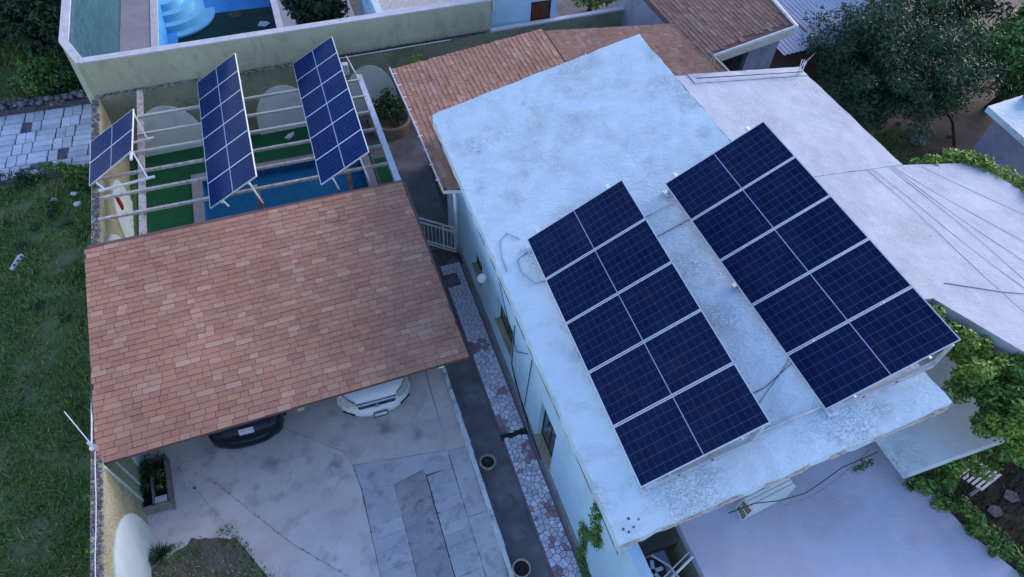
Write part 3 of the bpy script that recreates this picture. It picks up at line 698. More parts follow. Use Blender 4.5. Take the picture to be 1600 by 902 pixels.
# ================================================================== ROOFS WITH SHINGLES
def shingle_field(roof, P0, U, V, lu, lv, expo, keep=None, limit=300, seed=1, order=1, mat='shingle'):
    """courses of three-dimensional tabs: the nearest ones are objects, the rest one joined part"""
    rr = random.Random(seed); U = Vector(U).normalized(); V = Vector(V).normalized(); N = U.cross(V).normalized()
    if N.z < 0: N = -N
    P0 = Vector(P0) - ORG[roof]
    if 'SH' not in globals():
        global SH
        m = bpy.data.meshes.new('shingle')
        m.from_pydata([(0, 0, 0), (1, 0, 0), (1, 1, 0), (0, 1, 0), (0, 0, 1), (1, 0, 1), (1, 1, .35), (0, 1, .35)], [],
                      [(0, 3, 2, 1), (4, 5, 6, 7), (0, 1, 5, 4), (1, 2, 6, 5), (2, 3, 7, 6), (3, 0, 4, 7)])
        m.materials.append(MAT['shingle']); SH = m
    tabs = []
    nrow = int(lv / expo)
    for r in range(nrow):
        x = -rr.uniform(0, .3)
        while x < lu:
            w = rr.choice((.16, .20, .25, .30, .30, .36)) * rr.uniform(.92, 1.08)
            a, b = max(0, x), min(lu, x + w)
            if b - a > .04:
                c = P0 + U * ((a + b) / 2) + V * (r * expo + expo / 2)
                if keep is None or keep(c + ORG[roof]): tabs.append((a, b, r))
            x += w
    tabs.sort(key=lambda q: order * q[2])
    st = MB()
    for i, (a, b, r) in enumerate(tabs):
        th = rr.uniform(.013, .023); yl = rr.uniform(-.006, .004)
        L = P0 + U * (a + .0045) + V * (r * expo + yl) + N * .004
        Mx = Matrix(((U * (b - a - .009)).to_4d(), (V * (expo - .002)).to_4d(), (N * th).to_4d(), L.to_4d())).transposed()
        Mx[3][0] = Mx[3][1] = Mx[3][2] = 0; Mx[3][3] = 1
        if i < limit:
            o = bpy.data.objects.new('shingle', SH); COL.objects.link(o); o.parent = roof; o.matrix_local = Mx
        else:
            st.add([Mx @ v.co + ORG[roof] for v in SH.vertices], [tuple(q.vertices) for q in SH.polygons])
    if st.v: st.build('shingle_courses', mat, roof, 'stuff')
    return nrow

# ---- carport
cp = thing('carport', (-1.45, 10.6, 0), 'carport with a big red-brown shingle roof sheltering two parked cars', 'carport')
c1, c2, c3, c4 = Vector((-5.25, 13.22, 2.9)), Vector((2.28, 13.46, 2.9)), Vector((2.40, 8.05, 2.3)), Vector((-5.11, 7.76, 2.3))
dn = Vector((0, 0, .06))
m = MB().hexa([c4 - dn, c3 - dn, c2 - dn, c1 - dn], [c4, c3, c2, c1])
cr = m.build('roof', 'deckboard', cp)
U = (c3 - c4); V = (c1 - c4)
shingle_field(cr, c4 + Vector((0, 0, .001)), U, V - U * V.dot(U) / U.dot(U), U.length, V.length - .01, .138, keep=lambda q: True, seed=5)
MB().bar(c4 - dn * .6 + Vector((0, -.008, 0)), c3 - dn * .6 + Vector((0, -.008, 0)), .008, .035).build('fascia', 'deckboard', cp)
MB().bar(c4 - dn * .6 + Vector((-.008, 0, 0)), c1 - dn * .6 + Vector((-.008, 0, 0)), .008, .035).build('fascia', 'deckboard', cp)
for x, y, h in ((-1.30, 9.7, 2.3), (1.84, 9.7, 2.32), (-1.3, 13.1, 2.76), (2.05, 13.2, 2.76)):
    MB().box((x - .055, y - .055, .05), (x + .055, y + .055, h)).build('post', 'stucco_yellow' if x < 0 else 'white_trim', cp)
MB().box((1.72, 8.10, 2.05), (1.83, 8.16, 2.17)).build('bracket', 'white_trim', cp)
MB().box((-1.36, 7.98, 2.0), (-1.22, 8.06, 2.14)).build('bracket', 'stucco_yellow', cp)

# ---- main house
H = thing('house', (6.3, 8.6, 0), 'white house with a low pitched coated roof carrying two dark solar arrays', 'house')
def zl(x): return 4.04 + .258 * (x - 3.3)
lx = list(np.linspace(3.3, 8.98, 26)); ly = list(np.linspace(2.80, 14.42, 50))
grid_sheet(lambda x, y: zl(x), lx, ly, .24, .007, .022, 3).build('roof_slope', 'roof_white', H, smooth=False)
def zr(x): return 5.50 - .10 * (x - 9.0)
grid_sheet(lambda x, y: zr(x), list(np.linspace(9.0, 12.79, 16)), list(np.linspace(8.34, 12.40, 18)), .2, .004, .012, 5).build('roof_slope', 'roof_lilac', H)
# wider right roof with clipped corners
poly = [(9.0, 4.9), (10.42, 4.78), (11.25, 3.30), (13.0, 1.6), (16.2, 2.2), (16.2, 5.2), (15.25, 7.0), (14.95, 7.9), (14.6, 8.12), (12.8, 8.337), (9.0, 8.337)]
def prism_top(poly, zt, th): return MB().prism(poly, lambda x, y: zt(x, y) - th, zt)
prism_top(poly, lambda x, y: zr(x) - .010, .2).build('roof_slope', 'roof_lilac', H)
# raised kerb band along the far edge of the right roof
grid_sheet(lambda x, y: zr(x) + .022, list(np.linspace(9.35, 12.77, 16)), [12.02, 12.2, 12.41], .02, .003, .006, 9).build('roof_kerb', 'roof_lilac', H)
# step roof and front flat roof
MB().prism([(9.05, 2.45), (11.45, 2.45), (11.75, 3.2), (11.75, 5.0), (9.05, 5.0)], 3.28, 3.5).build('step_roof', 'roof_white', H, bevel=.02)
MB().prism([(4.77, -4), (10.9, -4), (10.45, -.2), (10.2, .4), (9.85, 1.3), (9.7, 2.5), (9.7, 3.5), (4.82, 3.5)], 2.70, 2.9).build('front_roof', 'roof_front', H, bevel=.02)
# walls of the west front, with three deep window openings
WX, WT = 3.62, 3.85
wins = [(10.95, 11.74, 1.02, 1.76), (8.55, 9.72, 1.10, 2.03), (5.80, 6.66, .50, 2.02)]
w = MB(); ycur = -3.0
for y0, y1, z0, z1 in sorted(wins):
    w.box((WX, ycur, .0), (WT, y0, 3.3 if ycur < 0 else 3.86))
    w.box((WX, y0, .0), (WT, y1, z0)); w.box((WX, y0, z1), (WT, y1, 3.86)); ycur = y1
w.box((WX, ycur, 0), (WT, 14.3, 3.86))
w.box((WX + .001, 2.96, 3.3), (WT, 5.8, 3.855))
w.build('wall', 'wall_white', H)
MB().box((WX - .012, 2.2, 0), (WX + .02, 12.9, .35)).build('plinth', 'wall_base', H)
w = MB()                                                                  # south gable wall, north, east walls
w.add([(WT, 3.5, 0), (8.98, 3.5, 0), (8.98, 3.5, zl(8.98) - .26), (WT, 3.5, zl(WT) - .26), (WT, 3.7, 0), (8.98, 3.7, 0), (8.98, 3.7, zl(8.98) - .26), (WT, 3.7, zl(WT) - .26)],
      [(0, 1, 2, 3), (7, 6, 5, 4), (0, 3, 7, 4), (1, 5, 6, 2), (3, 2, 6, 7), (0, 4, 5, 1)])
w.build('wall', 'wall_white', H)
MB().box((WT, 14.05, 0), (9, 14.3, 3.9)).build('wall', 'wall_white', H)
MB().box((8.75, 3.75, 0), (8.98, 8.2, 5.0)).build('wall', 'wall_white', H)
for a, b in (((9.0, 4.98, 0), (11.6, 5.2, 4.9)), ((12.4, 8.4, 0), (12.6, 12.2, 4.9)), ((9.0, 12.0, 0), (12.6, 12.2, 4.9)), ((14.3, 5.0, 0), (14.5, 7.9, 4.7))):
    MB().box(a, b).build('wall', 'wall_white', H)
for a, b in (((5.4, -2, 0), (9.4, 2.2, 2.65)),):
    MB().box(a, b).build('wall', 'wall_white', H)
for i, (y0, y1, z0, z1) in enumerate(wins):
    fm = MB()
    gx = WX + .11
    for a, b in (((gx, y0, z0), (gx + .04, y1, z0 + .04)), ((gx, y0, z1 - .04), (gx + .04, y1, z1)), ((gx, y0, z0), (gx + .04, y0 + .04, z1)), ((gx, y1 - .04, z0), (gx + .04, y1, z1)),
                 ((gx + .005, (y0 + y1) / 2 - .02, z0), (gx + .038, (y0 + y1) / 2 + .02, z1))):
        fm.box(a, b)
    wn_ = fm.build('window', 'dark', H)
    MB().box((gx + .015, y0 + .01, z0 + .01), (gx + .025, y1 - .01, z1 - .01)).build('pane', 'glasspane', wn_)
    MB().hexa([(WX - .03, y0 - .02, z0 - .05), (gx, y0 - .02, z0 - .05), (gx, y1 + .02, z0 - .05), (WX - .03, y1 + .02, z0 - .05)],
              [(WX - .03, y0 - .02, z0 + .004), (gx, y0 - .02, z0 + .05), (gx, y1 + .02, z0 + .05), (WX - .03, y1 + .02, z0 + .004)]).build('sill', 'stucco_grey', wn_)
# worn front edge of the roof: thin broken plaster lip
e = MB()
for i in range(70):
    x = 3.34 + i * .08
    if noise.noise(Vector((x * 1.7, 3, 1))) < -.12: continue
    d = random.uniform(.002, .012); e.box((x, 2.785 - d, zl(x) - random.uniform(.15, .20)), (x + .081, 2.83, zl(x) - random.uniform(.05, .10)))
e.build('roof_edge', 'edge_pink', H, 'stuff')
MB().bar((7.1, 3.10, 3.9), (8.7, 3.10, 4.35), .10, .16).build('eave_beam', 'stucco_grey', H)

# ---- shingled rear roof of the same house: left part, low ridge and right wing
RX0, RX1, RXR = 3.0, 7.55, 11.75
def zA(x): return 3.40 + .133 * (x - RX0)
def zB(x): return zA(RX1) - .085 * (x - RX1)
pA = [(3.0, 12.35), (3.56, 12.15), (3.56, 14.4), (7.55, 14.4), (7.55, 17.75), (3.0, 17.75)]
pA = [(2.97, 12.25), (3.62, 12.10), (3.62, 14.36), (7.55, 14.36), (7.55, 17.72), (2.93, 17.72)]
ra = prism_top(pA, lambda x, y: zA(x), .10).build('porch_roof', 'deckboard', H)
def inp(x, y, P):
    r = False
    for i in range(len(P)):
        (x1, y1), (x2, y2) = P[i], P[i - 1]
        if (y1 > y) != (y2 > y) and x < (x2 - x1) * (y - y1) / (y2 - y1) + x1: r = not r
    return r
shingle_field(ra, (2.95, 17.72, zA(2.95) + .002), (0, -1, 0), (1, 0, .133), 5.6, 4.80, .138, keep=lambda q: inp(q.x, q.y, pA), limit=0, seed=8)
pB = [(7.55, 14.36), (9.0, 14.36), (9.0, 12.3), (12.3, 12.3), (12.3, 15.55), (12.0, 17.55), (7.55, 17.72)]
def zW(x): return zB(12.1) + .215 * (x - 12.1)
pW = [(12.1, 12.3), (12.55, 12.3), (12.42, 15.55), (15.15, 15.55), (15.35, 17.6), (15.7, 22), (11.9, 22), (12.0, 17.55)]
rb = prism_top([(7.55, 14.36), (9.0, 14.36), (9.0, 12.42), (12.1, 12.42), (12.02, 17.62), (7.55, 17.64)], lambda x, y: zB(x), .10).build('rear_roof', 'deckboard', H)
shingle_field(rb, (12.06, 12.4, zB(12.06) + .002), (0, 1, 0), (-1, 0, .085), 5.22, 4.5, .138, keep=lambda q: inp(q.x, q.y, [(7.55, 14.36), (9.0, 14.36), (9.0, 12.42), (12.06, 12.42), (12.02, 17.62), (7.55, 17.64)]), limit=0, seed=9, mat='shingle_old')
pW = [(12.1, 12.42), (12.55, 12.42), (12.42, 15.5), (15.12, 15.5), (15.75, 22), (12.0, 22)]
pWk = [(12.1, 12.45), (12.5, 12.45), (12.42, 15.72), (15.05, 15.72), (15.65, 22), (12.0, 22)]
rw = prism_top(pW, lambda x, y: zW(x), .12).build('wing_roof', 'deckboard', H)
shingle_field(rw, (12.08, 22, zW(12.08) + .002), (0, -1, 0), (1, 0, .215), 9.6, 3.7, .138, keep=lambda q: inp(q.x, q.y, pWk), limit=0, seed=10, mat='shingle_old')
# white verge trim, cream fascia and wing wall
MB().bar((12.42, 15.47, zW(12.42) + .02), (15.16, 15.47, zW(15.16) + .02), .05, .07).bar((15.16, 15.44, zW(15.16) + .02), (15.82, 22, zW(15.82) + .02), .08, .07).build('verge_trim', 'white_trim', rw)
MB().bar((12.44, 15.45, zW(12.44) - .14), (15.14, 15.45, zW(15.14) - .14), .04, .24).build('fascia', 'fascia_cream', rw)
MB().bar((12.5, 12.42, zW(12.4) + .01), (12.40, 15.5, zW(12.4) + .01), .03, .06).build('fascia', 'fascia_cream', rw)
for a, b in (((13.9, 15.72, 0), (14.95, 15.9, 3.86)), ((14.8, 15.91, 0), (14.98, 21.5, 4.0)), ((12.6, 17.8, 0), (14.79, 18.0, 3.58))):
    MB().box(a, b).build('wall', 'grey_house', H)
MB().box((12.2, 17.65, 0), (12.35, 21.6, 3.42)).build('wall', 'grey_house', H)
for a, b in (((7.4, 17.3, 0), (12.1, 17.5, 3.42)), ((4.2, 14.2, 0), (4.3, 17.4, 3.45))):
    MB().box(a, b).build('wall', 'wall_white', H)
# clutter in the wing's shaded yard
for i, (x, y, h, r, mt) in enumerate(((12.75, 14.9, .9, .18, 'dark'), (13.1, 15.2, 1.3, .05, 'plank'), (13.5, 14.8, .8, .22, 'galv'))):
    tag(MB().lathe((x, y, .01), [(r * .8, 0), (r, .1), (r, h * .8), (r * .7, h), (.001, h)], 14).build('drum', mt, loc=(x, y, 0)), ('dark drum in the shaded yard under the wing eave', 'thin grey stake in the shaded yard', 'pale metal drum in the shaded yard behind the white roof')[i], 'drum' if i != 1 else 'stake')
# gutter and downpipe along the left eave
gt = MB()
gpts = [(2.90, 17.76), (2.97, 14.7), (3.0, 12.15)]
for a, b in zip(gpts[:-1], gpts[1:]):
    gt.bar((a[0] - .02, a[1], 3.42), (b[0] - .02, b[1], 3.42), .02, .09); gt.bar((a[0] + .05, a[1], 3.375), (b[0] + .05, b[1], 3.375), .10, .015)
gt.bar((2.98, 12.14, 3.42), (3.58, 12.02, 3.42), .02, .09)
gt.build('gutter', 'gutter_blue', H)
for y in np.linspace(12.6, 17.4, 9): MB().bar((2.9, y, 3.44), (3.02, y + .02, 3.44), .03, .012).build('gutter_bracket', 'white_trim', H)
MB().tube([(3.24, 12.10, 3.36), (3.26, 12.12, 3.2), (3.56, 13.10, .12)], .045, 8).build('downpipe', 'white_trim', H, smooth=True)
# small bits that belong to the house roof: rebar stubs, vent holes
for i, (x, y, z) in enumerate(((7.25, 14.0, zl(7.25)), (10.02, 12.45, zr(10.0) + .05), (12.55, 12.1, zr(12.5) + .05))):
    m = MB()
    for k in range(2 + i): 
        dx = random.uniform(-.14, .14); m.tube([(x + dx, y + random.uniform(-.04, .04), z - .02), (x + dx + random.uniform(-.07, .07), y + .02, z + random.uniform(.22, .38))], .012, 5)
    m.build('rebar_stub', ('litter', 'rust', 'galv')[i], H)
for x, y in ((3.52, 2.93), (3.62, 2.97), (3.46, 3.0), (3.60, 3.12), (3.74, 3.05)):
    z = zl(x); MB().lathe((x, y, z + .002), [(.022, 0), (.019, .008), (.013, .009), (.012, .0), (.001, .001)], 12).build('roof_hole', 'dark', H)
# satellite dish
sdh = thing('wall_lamp_dish', (3.6, 10.45, 1.9), 'small white dish on an arm fixed to the wall above the first window', 'dish')
MB().tube([(3.61, 10.42, 1.86), (3.46, 10.38, 1.98)], .015, 6).build('arm', 'galv', sdh)
m = MB().lathe((0, 0, 0), [(.001, 0), (.06, .012), (.12, .035), (.165, .07), (.17, .075), (.12, .05), (.001, .012)], 24)
rm = Vector((-.45, -.3, .8)).to_track_quat('Z', 'Y').to_matrix(); m.v = [tuple(rm @ (Vector(v) * .72) + Vector((3.44, 10.36, 2.0))) for v in m.v]
m.build('dish', 'white_trim', sdh, smooth=True)

# ================================================================== SOLAR ARRAYS
def array(name, label, corners, nmod, cells, gap, fw, parts=True):
    A_, B_, C_, D_ = [Vector(c) for c in corners]           # far-low, far-high, near-high, near-low
    base = (A_ + B_ + C_ + D_) / 4; t = thing(name, (base.x, base.y, min(A_.z, D_.z)), label, 'solar array', 'solar arrays')
    n = (B_ - A_).cross(D_ - A_).normalized()
    if n.z < 0: n = -n
    def P(u, v, h=0): return (A_.lerp(B_, u)).lerp(D_.lerp(C_, u), v) + n * h
    L = ((D_ - A_).length + (C_ - B_).length) / 2; Wd = (B_ - A_).length; g = gap / L; fu = fw / Wd
    for k in range(nmod):
        v0 = k / nmod + (g / 2 if k else 0); v1 = (k + 1) / nmod - (g / 2 if k < nmod - 1 else 0); fv = fw / L
        glass = MB()
        q = [P(fu * .6, v1 - fv * .6, -.004), P(1 - fu * .6, v1 - fv * .6, -.004), P(1 - fu * .6, v0 + fv * .6, -.004), P(fu * .6, v0 + fv * .6, -.004)]
        glass.hexa([p - n * .012 for p in q], q)
        o = glass.build('solar_panel', cells, t)
        uvl = o.data.uv_layers.new(name="UVMap")
        cc = {4: (0, 0), 5: (1, 0), 6: (1, 1), 7: (0, 1)}
        for lp in o.data.loops: uvl.data[lp.index].uv = cc.get(lp.vertex_index, (.02, .02))
        f = MB()
        for (a, b, c, d) in ((0, v0, 1, v0 + fv), (0, v1 - fv, 1, v1), (0, v0 + fv, fu, v1 - fv), (1 - fu, v0 + fv, 1, v1 - fv)):
            q = [P(a, d), P(c, d), P(c, b), P(a, b)]
            f.hexa([p - n * .035 for p in q], q)
        f.build('panel_frame', 'alu', o)
    return t, P, n
a1, P1, n1 = array('solar_array', 'dark five-panel solar array on the white roof, nearer the eave above the flagstone path',
                   [(4.0, 9.14, 4.46), (5.96, 9.08, 5.70), (5.92, 3.41, 5.51), (3.96, 3.48, 4.27)], 5, 'cells', .022, .018)
a2, P2, n2 = array('solar_array', 'dark five-panel solar array on the white roof along the ridge beside the vine',
                   [(7.08, 9.14, 5.26), (9.03, 9.10, 6.52), (9.14, 3.44, 6.36), (7.20, 3.48, 5.10)], 5, 'cells', .022, .018)
a3, P3, n3 = array('solar_array', 'six-panel blue solar array above the middle of the pergola, over the turf',
                   [(-2.62, 19.75, 2.60), (-1.31, 19.56, 3.50), (-1.26, 13.79, 3.58), (-2.57, 13.98, 2.67)], 6, 'cells_blue', .004, .017)
a4, P4, n4 = array('solar_array', 'six-panel blue solar array on the pergola next to the house court',
                   [(.23, 19.83, 2.72), (1.56, 19.92, 3.42), (1.51, 13.87, 3.66), (.18, 13.78, 2.95)], 6, 'cells_blue', .004, .017)
a5, P5, n5 = array('solar_array', 'small two-panel solar array leaning over the left boundary wall',
                   [(-5.47, 17.61, 2.6), (-4.14, 17.8, 3.3), (-4.17, 15.98, 3.3), (-5.43, 15.75, 2.6)], 2, 'cells_blue', .004, .018)
def racks(t, P, n, vs, zb, mat='galv'):
    for v in vs:
        lo, hi = P(.04, v, -.02), P(.94, v, -.02)
        MB().bar(P(.0, min(v, .955), -.055), P(1.0, min(v, .955), -.055), .045, .045).build('rafter_rail', mat, t)
        y = lo.y - .03
        b0 = Vector((lo.x, y, zb(lo.x) + .05)); b1 = Vector((hi.x, y, zb(hi.x) + .22)); md = b0.lerp(b1, .62); g = Vector((md.x - .1, y, zb(md.x - .1) + .02))
        MB().bar(b0, b1, .06, .07).build('base_rail', mat, t)
        MB().bar(b1 + Vector((.0, 0, -.04)), hi, .05, .05).build('post', mat, t)
        MB().bar(Vector((b1.x, y - .02, b1.z - .05)), g, .045, .045).build('strut', mat, t)
        MB().bar(b0 + Vector((0, 0, -.02)), lo, .05, .05).build('foot_post', mat, t)
        MB().box((b0.x - .10, y - .10, b0.z - .05), (b0.x + .08, y + .10, b0.z - .028)).build('foot_plate', mat, t)
        for k in (.3, .62):
            p = b0.lerp(b1, k); MB().box((p.x - .018, y - .038, p.z - .012), (p.x + .018, y - .028, p.z + .022)).build('bolt', 'cable', t)
    for u in (.22, .78):
        MB().bar(P(u, -.004, -.09), P(u, 1.004, -.09), .04, .03).build('purlin', mat, t)
racks(a1, P1, n1, (.012, .5, 1.0), lambda x: zl(x))
racks(a2, P2, n2, (.012, .5, 1.0), lambda x: zl(min(x, 8.98)))
# feet of the far edge seen above the arrays
for t, P in ((a1, P1), (a2, P2)):
    for u in (.12, .86):
        p = P(u, -.004, -.04); MB().box((p.x - .035, p.y - .03, p.z - .05), (p.x + .035, p.y + .10, p.z + .03)).build('clamp_bracket', 'alu', t)
# pergola array stands
for t, P, ends in ((a3, P3, ((.22, .02), (.22, .98), (.80, .02), (.80, .98))), (a4, P4, ((.22, .98), (.22, .02), (.80, .02), (.80, .98)))):
    for u, v in ends:
        p = P(u, v, -.04); q = Vector((p.x + (.12 if u < .5 else .18), p.y - .02, 2.58))
        MB().bar(p, q, .035, .035).build('leg', 'white_trim', t)
    for u in (.22, .80): MB().bar(P(u, 0, -.06), P(u, 1, -.06), .04, .04).build('purlin', 'white_trim', t)
for v in (.04, .96):
    lo, hi = P5(.05, v, -.04), P5(.97, v, -.04)
    yb_ = hi.y - .45
    MB().bar((-5.2, yb_ - .12, 2.60), (-3.85, yb_ + .06, 2.62), .05, .05).build('base_rail', 'white_trim', a5)
    MB().bar(P5(.10, v, -.04), (-5.05, yb_ - .09, 2.6), .04, .04).build('leg', 'white_trim', a5)
    MB().bar(hi, (-4.02, yb_ + .04, 2.62), .04, .04).build('leg', 'white_trim', a5)
MB().bar(P5(.95, 0, -.05), P5(.95, 1.15, -.05), .05, .05).build('purlin', 'white_trim', a5)

# ================================================================== PERGOLA
pg = thing('pergola', (-1.1, 16.7, 0), 'open white peeling pergola of beams over the turf and the small pool', 'pergola')
MB().bar((-4.26, 19.9, 2.47), (-4.19, 13.3, 2.47), .15, .10).build('beam', 'wood_peel', pg)
rbm = MB().bar((2.03, 19.2, 2.50), (2.10, 13.3, 2.50), .03, .16).bar((2.13, 19.2, 2.43), (2.20, 13.3, 2.43), .16, .03)
for k in range(11): rbm.bar((2.05, 13.5 + k * .52, 2.43), (2.15, 13.76 + k * .52, 2.43), .012, .03)
rbm.build('truss_beam', 'galv', pg)
MB().tube([(1.93, 20.2, 2.5), (2.05, 18.9, 2.5)], .03, 6).build('brace', 'white_trim', pg)
for i, y in enumerate((18.6, 17.72, 16.92, 16.08, 15.3, 14.5)):
    x0 = -4.26 if i < 2 else -5.18
    MB().bar((x0, y - .06 if i else y - .1, 2.56), (2.08, y + .10, 2.56), .075, .07).build('rafter', 'wood_peel' if i > 2 else 'fascia_cream', pg)
for x, y, mt in ((-1.46, 14.72, 'rust'), (.98, 14.72, 'rust'), (-4.2, 13.5, 'wood_peel'), (2.12, 13.5, 'galv')):
    MB().box((x - .06, y - .06, .0), (x + .06, y + .06, 2.5)).build('post', mt, pg)
tag(MB().box((1.62, 18.75, 2.75), (1.80, 18.93, 3.1)).build('junction_box', 'cooler', bevel=.01), 'pale grey electrical box behind the right pergola array', 'box')

tag(MB().prism([(-.56, 19.78), (-.42, 19.72), (-.26, 19.90), (-.22, 20.02), (-.40, 19.96)], .036, .10).build('plastic_bag', 'litter'), 'crumpled white scrap lying on the turf between the pergola arrays', 'litter')

# ================================================================== BOUNDARY WALLS
lw = thing('boundary_wall', (wall_in(10) - .11, 10, 0), 'long yellow stucco boundary wall with rubble top beside the grass field', 'wall')
m = MB(); Ys = [1.0, 4, 7, 10, 13, 16, 19, rear_y(-5.4) + .1]
for a, b in zip(Ys[:-1], Ys[1:]):
    m.hexa([(wall_in(a) - .22, a, 0), (wall_in(a), a, 0), (wall_in(b), b, 0), (wall_in(b) - .22, b, 0)], [(wall_in(a) - .22, a, 2.33), (wall_in(a), a, 2.33), (wall_in(b), b, 2.33), (wall_in(b) - .22, b, 2.33)])
m.build('wall_body', 'stucco_yellow', lw)
m = MB()
for i in range(1900):
    y = random.uniform(1.2, 20.0); x = wall_in(y) - random.uniform(.015, .205); r = random.uniform(.014, .036)
    m.blob((x, y, 2.335), (r * random.uniform(.7, 1.2), r * random.uniform(.8, 1.4), r * .9), i)
m.build('rubble_coping', 'rubble', lw, 'stuff')
MB().tube([(wall_in(y) - .10 + .01 * math.sin(y * 3), y, 2.42) for y in np.linspace(1.2, 8.0, 14)], .009, 6).build('conduit', 'white_trim', lw, smooth=True)
def arch_panel(parent, pts3, nrm, mat='arch_white', th=.03):
    n = Vector(nrm); m = MB(); k = len(pts3)
    m.v = [tuple(Vector(p)) for p in pts3] + [tuple(Vector(p) + n * th) for p in pts3]
    m.f = [tuple(range(k)), tuple(range(k, 2 * k))[::-1]] + [(i, k + i, k + (i + 1) % k, (i + 1) % k) for i in range(k)]
    return m.build('arch_panel', mat, parent)
for yc, hw, h in ((6.0, 1.35, 1.92), (10.0, 1.4, 1.9), (14.0, 1.4, 1.95), (16.75, 1.15, 1.55)):
    pts = [(wall_in(yc - hw * math.cos(a)), yc - hw * math.cos(a), max(.02, .5 + (h - .5) * math.sin(a))) for a in np.linspace(0, math.pi, 20)]
    pts = [(wall_in(yc - hw), yc - hw, .02)] + pts + [(wall_in(yc + hw), yc + hw, .02)]
    arch_panel(lw, pts, (1, 0, 0))
for y0, y1, w_ in ((7.66, 7.86, .05), (8.02, 8.2, .035)):
    MB().hexa([(wall_in(y1), y1, .05), (wall_in(y1) + .02, y1, .05), (wall_in(y1) + .02, y1 + w_, .05), (wall_in(y1), y1 + w_, .05)],
              [(wall_in(y0), y0, 2.3), (wall_in(y0) + .02, y0, 2.3), (wall_in(y0) + .02, y0 + w_, 2.3), (wall_in(y0), y0 + w_, 2.3)]).build('plaster_band', 'arch_white', lw)
tag(MB().box((wall_in(16.9) + .03, 16.55, .95), (wall_in(16.9) + .10, 16.72, 1.45)).build('wall_light', 'redpaint', bevel=.015), 'red lamp fitting on the white arch of the left wall', 'lamp')

rwl = thing('boundary_wall', (3.5, rear_y(3.5), 0), 'rear garden wall of rough olive stucco with pale arches behind the pergola', 'wall')
def rear_seg(m, x0, x1, d0, d1, z0, z1):
    m.hexa([(x0, rear_y(x0) + d0, z0), (x1, rear_y(x1) + d0, z0), (x1, rear_y(x1) + d1, z0), (x0, rear_y(x0) + d1, z0)],
           [(x0, rear_y(x0) + d0, z1), (x1, rear_y(x1) + d0, z1), (x1, rear_y(x1) + d1, z1), (x0, rear_y(x0) + d1, z1)]); return m
rear_seg(MB(), -5.5, 13.6, 0, .16, 0, 2.36).build('wall_body', 'stucco_grey', rwl)
m = MB()
for i in range(520):
    x = random.uniform(-5.4, 6.9); r = random.uniform(.015, .04); m.blob((x, rear_y(x) + random.uniform(-.01, .14), 2.365), (r * 1.4, r, r * .6), i)
m.build('rubble_coping', 'rubble', rwl, 'stuff')
rear_seg(MB(), 7.0, 13.6, -.02, .18, 2.36, 2.42).build('coping', 'coping_pale', rwl)
for xc, hw, h in ((-3.95, .98, 1.75), (-.35, .95, 1.75), (2.55, .95, 1.92)):
    pts = [(xc + hw * math.cos(a), rear_y(xc + hw * math.cos(a)), .4 + (h - .4) * math.sin(a)) for a in np.linspace(0, math.pi, 20)]
    pts = [(xc + hw, rear_y(xc + hw), .02)] + pts + [(xc - hw, rear_y(xc - hw), .02)]
    arch_panel(rwl, pts, (0, -1, 0), 'arch_rear')
MB().tube([(x, rear_y(x) + .02, 2.40) for x in np.linspace(1.6, 6.8, 12)], .02, 6).build('conduit', 'cable', rwl)
MB().tube([(x, rear_y(x) - .05, 2.37) for x in np.linspace(1.6, 5.5, 12)], .015, 6).build('conduit', 'white_trim', rwl)

uw = thing('neighbour_wall', (.8, rear_y(.8) + .2, 0), 'tall smooth olive plaster wall of the neighbour standing behind the rubble ledge', 'wall')
rear_seg(MB(), -5.5, 7.02, .17, .40, 0, 3.40).build('wall_body', 'wall_olive', uw)
rear_seg(MB(), -5.53, 7.04, .15, .42, 3.40, 3.45).build('coping', 'coping_pale', uw)
rear_seg(MB(), -5.1, 7.0, .155, .168, 2.40, 2.62).build('plaster_band', 'arch_white', uw).data.materials[0] = MAT['wall_olive']

nl = thing('neighbour_side_wall', (-5.95, 24, 0), 'neighbour side wall with a pale coping and turquoise netting on its inner face', 'wall')
q = [(-5.50, rear_y(-5.5) + .20), (-6.02, 21.55), (-6.10, 24.5), (-6.16, 45)]
m = MB(); cm = MB(); tm = MB()
for a, b in zip(q[:-1], q[1:]):
    m.hexa([(a[0] - .1, a[1], 0), (a[0] + .1, a[1], 0), (b[0] + .1, b[1], 0), (b[0] - .1, b[1], 0)], [(a[0] - .1, a[1], 3.36), (a[0] + .1, a[1], 3.36), (b[0] + .1, b[1], 3.36), (b[0] - .1, b[1], 3.36)])
    cm.hexa([(a[0] - .13, a[1], 3.36), (a[0] + .13, a[1], 3.36), (b[0] + .13, b[1], 3.36), (b[0] - .13, b[1], 3.36)], [(a[0] - .13, a[1], 3.44), (a[0] + .13, a[1], 3.44), (b[0] + .13, b[1], 3.44), (b[0] - .13, b[1], 3.44)])
m.build('wall_body', 'wall_olive', nl); cm.build('coping', 'coping_pale', nl)
def wrap(x): return x
K = 46; rows = 14; ysn = np.linspace(rear_y(-5.6) + .45, 45, K)
tm = MB()
for j in range(rows):
    for i, y in enumerate(ysn):
        x0 = np.interp(y, [p[1] for p in q], [p[0] for p in q]) + .11
        z = 3.38 * (1 - j / (rows - 1)) + .02
        tm.v.append((x0 + .02 + .16 * (j / (rows - 1)) + .03 * noise.noise(Vector((y * 1.3, z * 1.3, 0))), y, z))
tm.f = [(j * K + i, j * K + i + 1, (j + 1) * K + i + 1, (j + 1) * K + i) for j in range(rows - 1) for i in range(K - 1)]
o = tm.build('shade_netting', 'tarp', nl, smooth=True)
sm = o.modifiers.new("thick", 'SOLIDIFY'); sm.thickness = .012
